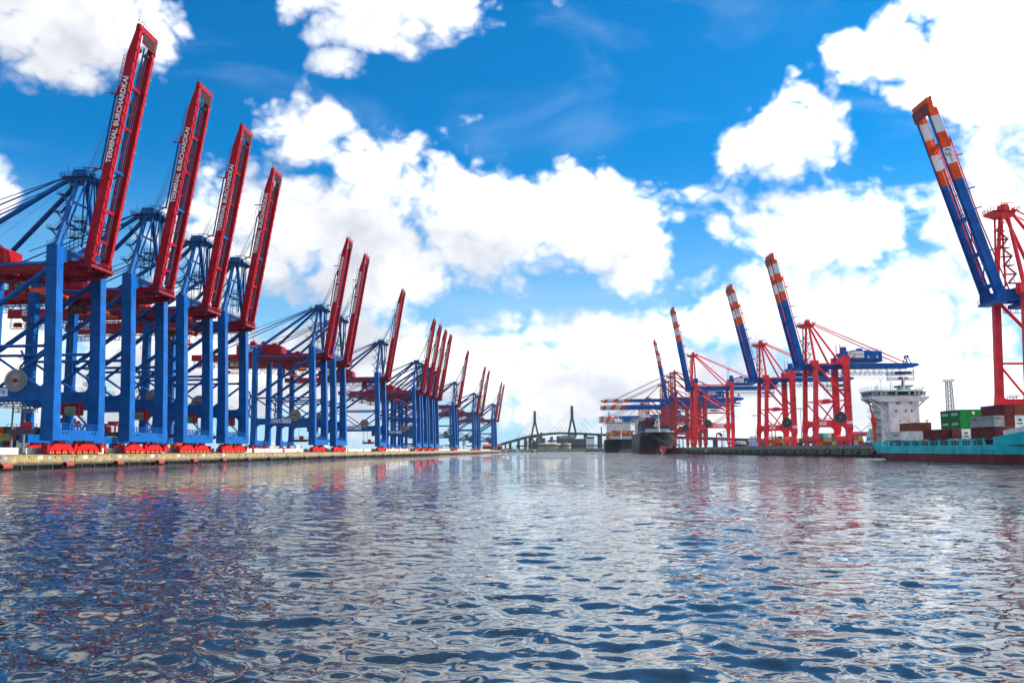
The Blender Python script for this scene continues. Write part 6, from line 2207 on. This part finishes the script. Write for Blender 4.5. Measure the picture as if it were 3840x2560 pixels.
# bare trees on the far bank
M['bark'] = plain('bare_twigs', (.070, .055, .042), .9)
M['twig'] = plain('twig_haze', (.10, .075, .055), .95)
M['bush'] = plain('dark_bush', (.035, .045, .025), .95)
def bare_tree(pos, h, r_, seed, label, mat='twig'):
    q = random.Random(seed)
    rt = empty('tree', pos)
    tag(rt, label, 'tree', 'bare trees on the far bank')
    t_ = MB().tube((0, 0, 0), (q.uniform(-.4, .4), 0, h * .9), h * .028, 7, h * .006)
    crown = MB()
    for k in range(34):
        z = h * (.14 + .7 * q.random())
        a = q.uniform(0, 6.28)
        ln = r_ * (1.15 - .6 * z / h) * q.uniform(.7, 1.1)
        tip = Vector((math.cos(a) * ln * .75, math.sin(a) * ln * .75, z + ln * 1.15))
        t_.tube((0, 0, z), tip, h * .008, 4, h * .002)
        for j in range(16):
            c = Vector((0, 0, z)).lerp(tip, q.uniform(.3, 1.05)) + Vector((q.gauss(0, r_ * .16), q.gauss(0, r_ * .16), q.gauss(0, r_ * .18)))
            d_ = Vector((q.gauss(0, 1), q.gauss(0, 1), q.gauss(.8, .8))).normalized() * r_ * q.uniform(.14, .3)
            e_ = Vector((q.gauss(0, 1), q.gauss(0, 1), q.gauss(0, 1))).normalized() * h * .006
            crown.add([c - e_, c + e_, c + d_], [(0, 1, 2)])
    t_.build('trunk', 'bark', rt)
    crown.build('crown', mat, rt)
TL = ['tall bare tree between the twelfth and thirteenth blue cranes', 'slender bare tree right of the taller one behind the left quay', 'bare tree at the foot of the left bridge pylon', 'lower bare tree left of the bridge pylon foot', 'bare tree right of the bridge pylon foot', 'small bare tree below the bridge approach ramp', 'bare tree before the wide cream tank']
for i, (x, y, h_, r_) in enumerate(((-92, 1720, 24, 7), (-76, 1725, 20, 5), (36, 1760, 27, 8), (26, 1750, 19, 7), (44, 1755, 16, 6), (-6, 1750, 11, 5), (96, 1780, 14, 6))):
    bare_tree((x, y, 5), h_, r_, i + 3, TL[i])
q = random.Random(9)
bs = MB()
for k in range(2600):
    x = q.uniform(-150, 170)
    y = 1675 + q.uniform(0, 60)
    z = 5.3 + abs(q.gauss(0, 1)) * (2.6 + 1.6 * math.sin(x * .09) + 1.2 * math.sin(x * .031))
    e_ = Vector((q.gauss(0, .8), q.gauss(0, .8), q.gauss(0, .7)))
    f_ = Vector((q.gauss(0, .8), q.gauss(0, .8), q.gauss(0, .7)))
    c = Vector((x, y, z))
    bs.add([c, c + e_, c + f_], [(0, 1, 2)])
o_ = bs.build('scrub', 'bush')
o_['kind'] = 'stuff'
o_['label'] = 'low dark scrub along the far bank'
# small boats and sheds at the far bank
def small_boat(pos, rz, L, hullm, label):
    rt = empty('small_boat', pos, rz)
    tag(rt, label, 'boat', 'small boats at the far bank')
    b = MB()
    b.loft([[(-L / 2, -1.6, 0), (-L / 2, 1.6, 0), (-L / 2, 1.8, 1.6), (-L / 2, -1.8, 1.6)], [(L * .2, -1.9, -.2), (L * .2, 1.9, -.2), (L * .2, 2.1, 1.7), (L * .2, -2.1, 1.7)], [(L / 2, -.1, .6), (L / 2, .1, .6), (L / 2 + .5, .1, 2.6), (L / 2 + .5, -.1, 2.6)]])
    b.build('hull', hullm, rt)
    c = MB().box(-L * .2, L * .15, -1.3, 1.3, 1.6, 4.2).build('wheelhouse', 'white', rt)
    MB().box(L * .15, L * .16, -1.1, 1.1, 2.9, 3.8).build('window', 'glass', c)
    MB().tube((-L * .05, 0, 4.2), (-L * .05, 0, 7.5), .12, 6).build('mast', 'steel', rt)
small_boat((-12, 1632, 0), R(10), 13, 'boot', 'small boat with white wheelhouse at the left end of the far bank')
small_boat((38, 1634, 0), R(170), 11, 'hullblk', 'small dark boat with white wheelhouse below the left bridge pylon')
small_boat((8, 1636, 0), R(185), 16, 'teal', 'low turquoise barge with white cabin at the far bank')
sh = empty('shed', (-38, 1700, 5.4))
tag(sh, 'low red brick shed with tiled roof right of the farthest blue crane', 'building')
MB().box(-18, 18, -6, 6, 0, 5).build('wall', 'c_brown', sh)
MB().prism([(-6.6, 5), (6.6, 5), (0, 9)], 'x', -18.6, 18.6).build('roof', 'c_rust red', sh)
wb = empty('harbour_shed', (-150, 1500, QZ))
tag(wb, 'pale flat shed behind the far blue cranes', 'building')
MB().box(-30, 36, -8, 8, 0, 8).build('wall', 'lgrey', wb)
MB().box(-30.5, 36.5, -8.5, 8.5, 8, 8.8).build('roof', 'silo', wb)

# ------------------------------------------------------------------ harbour haze
hm = bpy.data.materials.new('haze')
hm.use_nodes = True
hm.node_tree.nodes.clear()
HN = NT(hm.node_tree)
pv_ = HN.n('ShaderNodeVolumePrincipled')
pv_.inputs['Color'].default_value = (.80, .88, .97, 1)
pv_.inputs['Density'].default_value = .000022
pv_.inputs['Anisotropy'].default_value = .3
ho = HN.n('ShaderNodeOutputMaterial')
hm.node_tree.links.new(pv_.outputs[0], ho.inputs['Volume'])
hz_ = MB().box(-26000, 26000, -26000, 26000, -4.5, 142).build('haze', hm)
hz_['kind'] = 'stuff'
hz_['label'] = 'thin pale haze over the harbour'
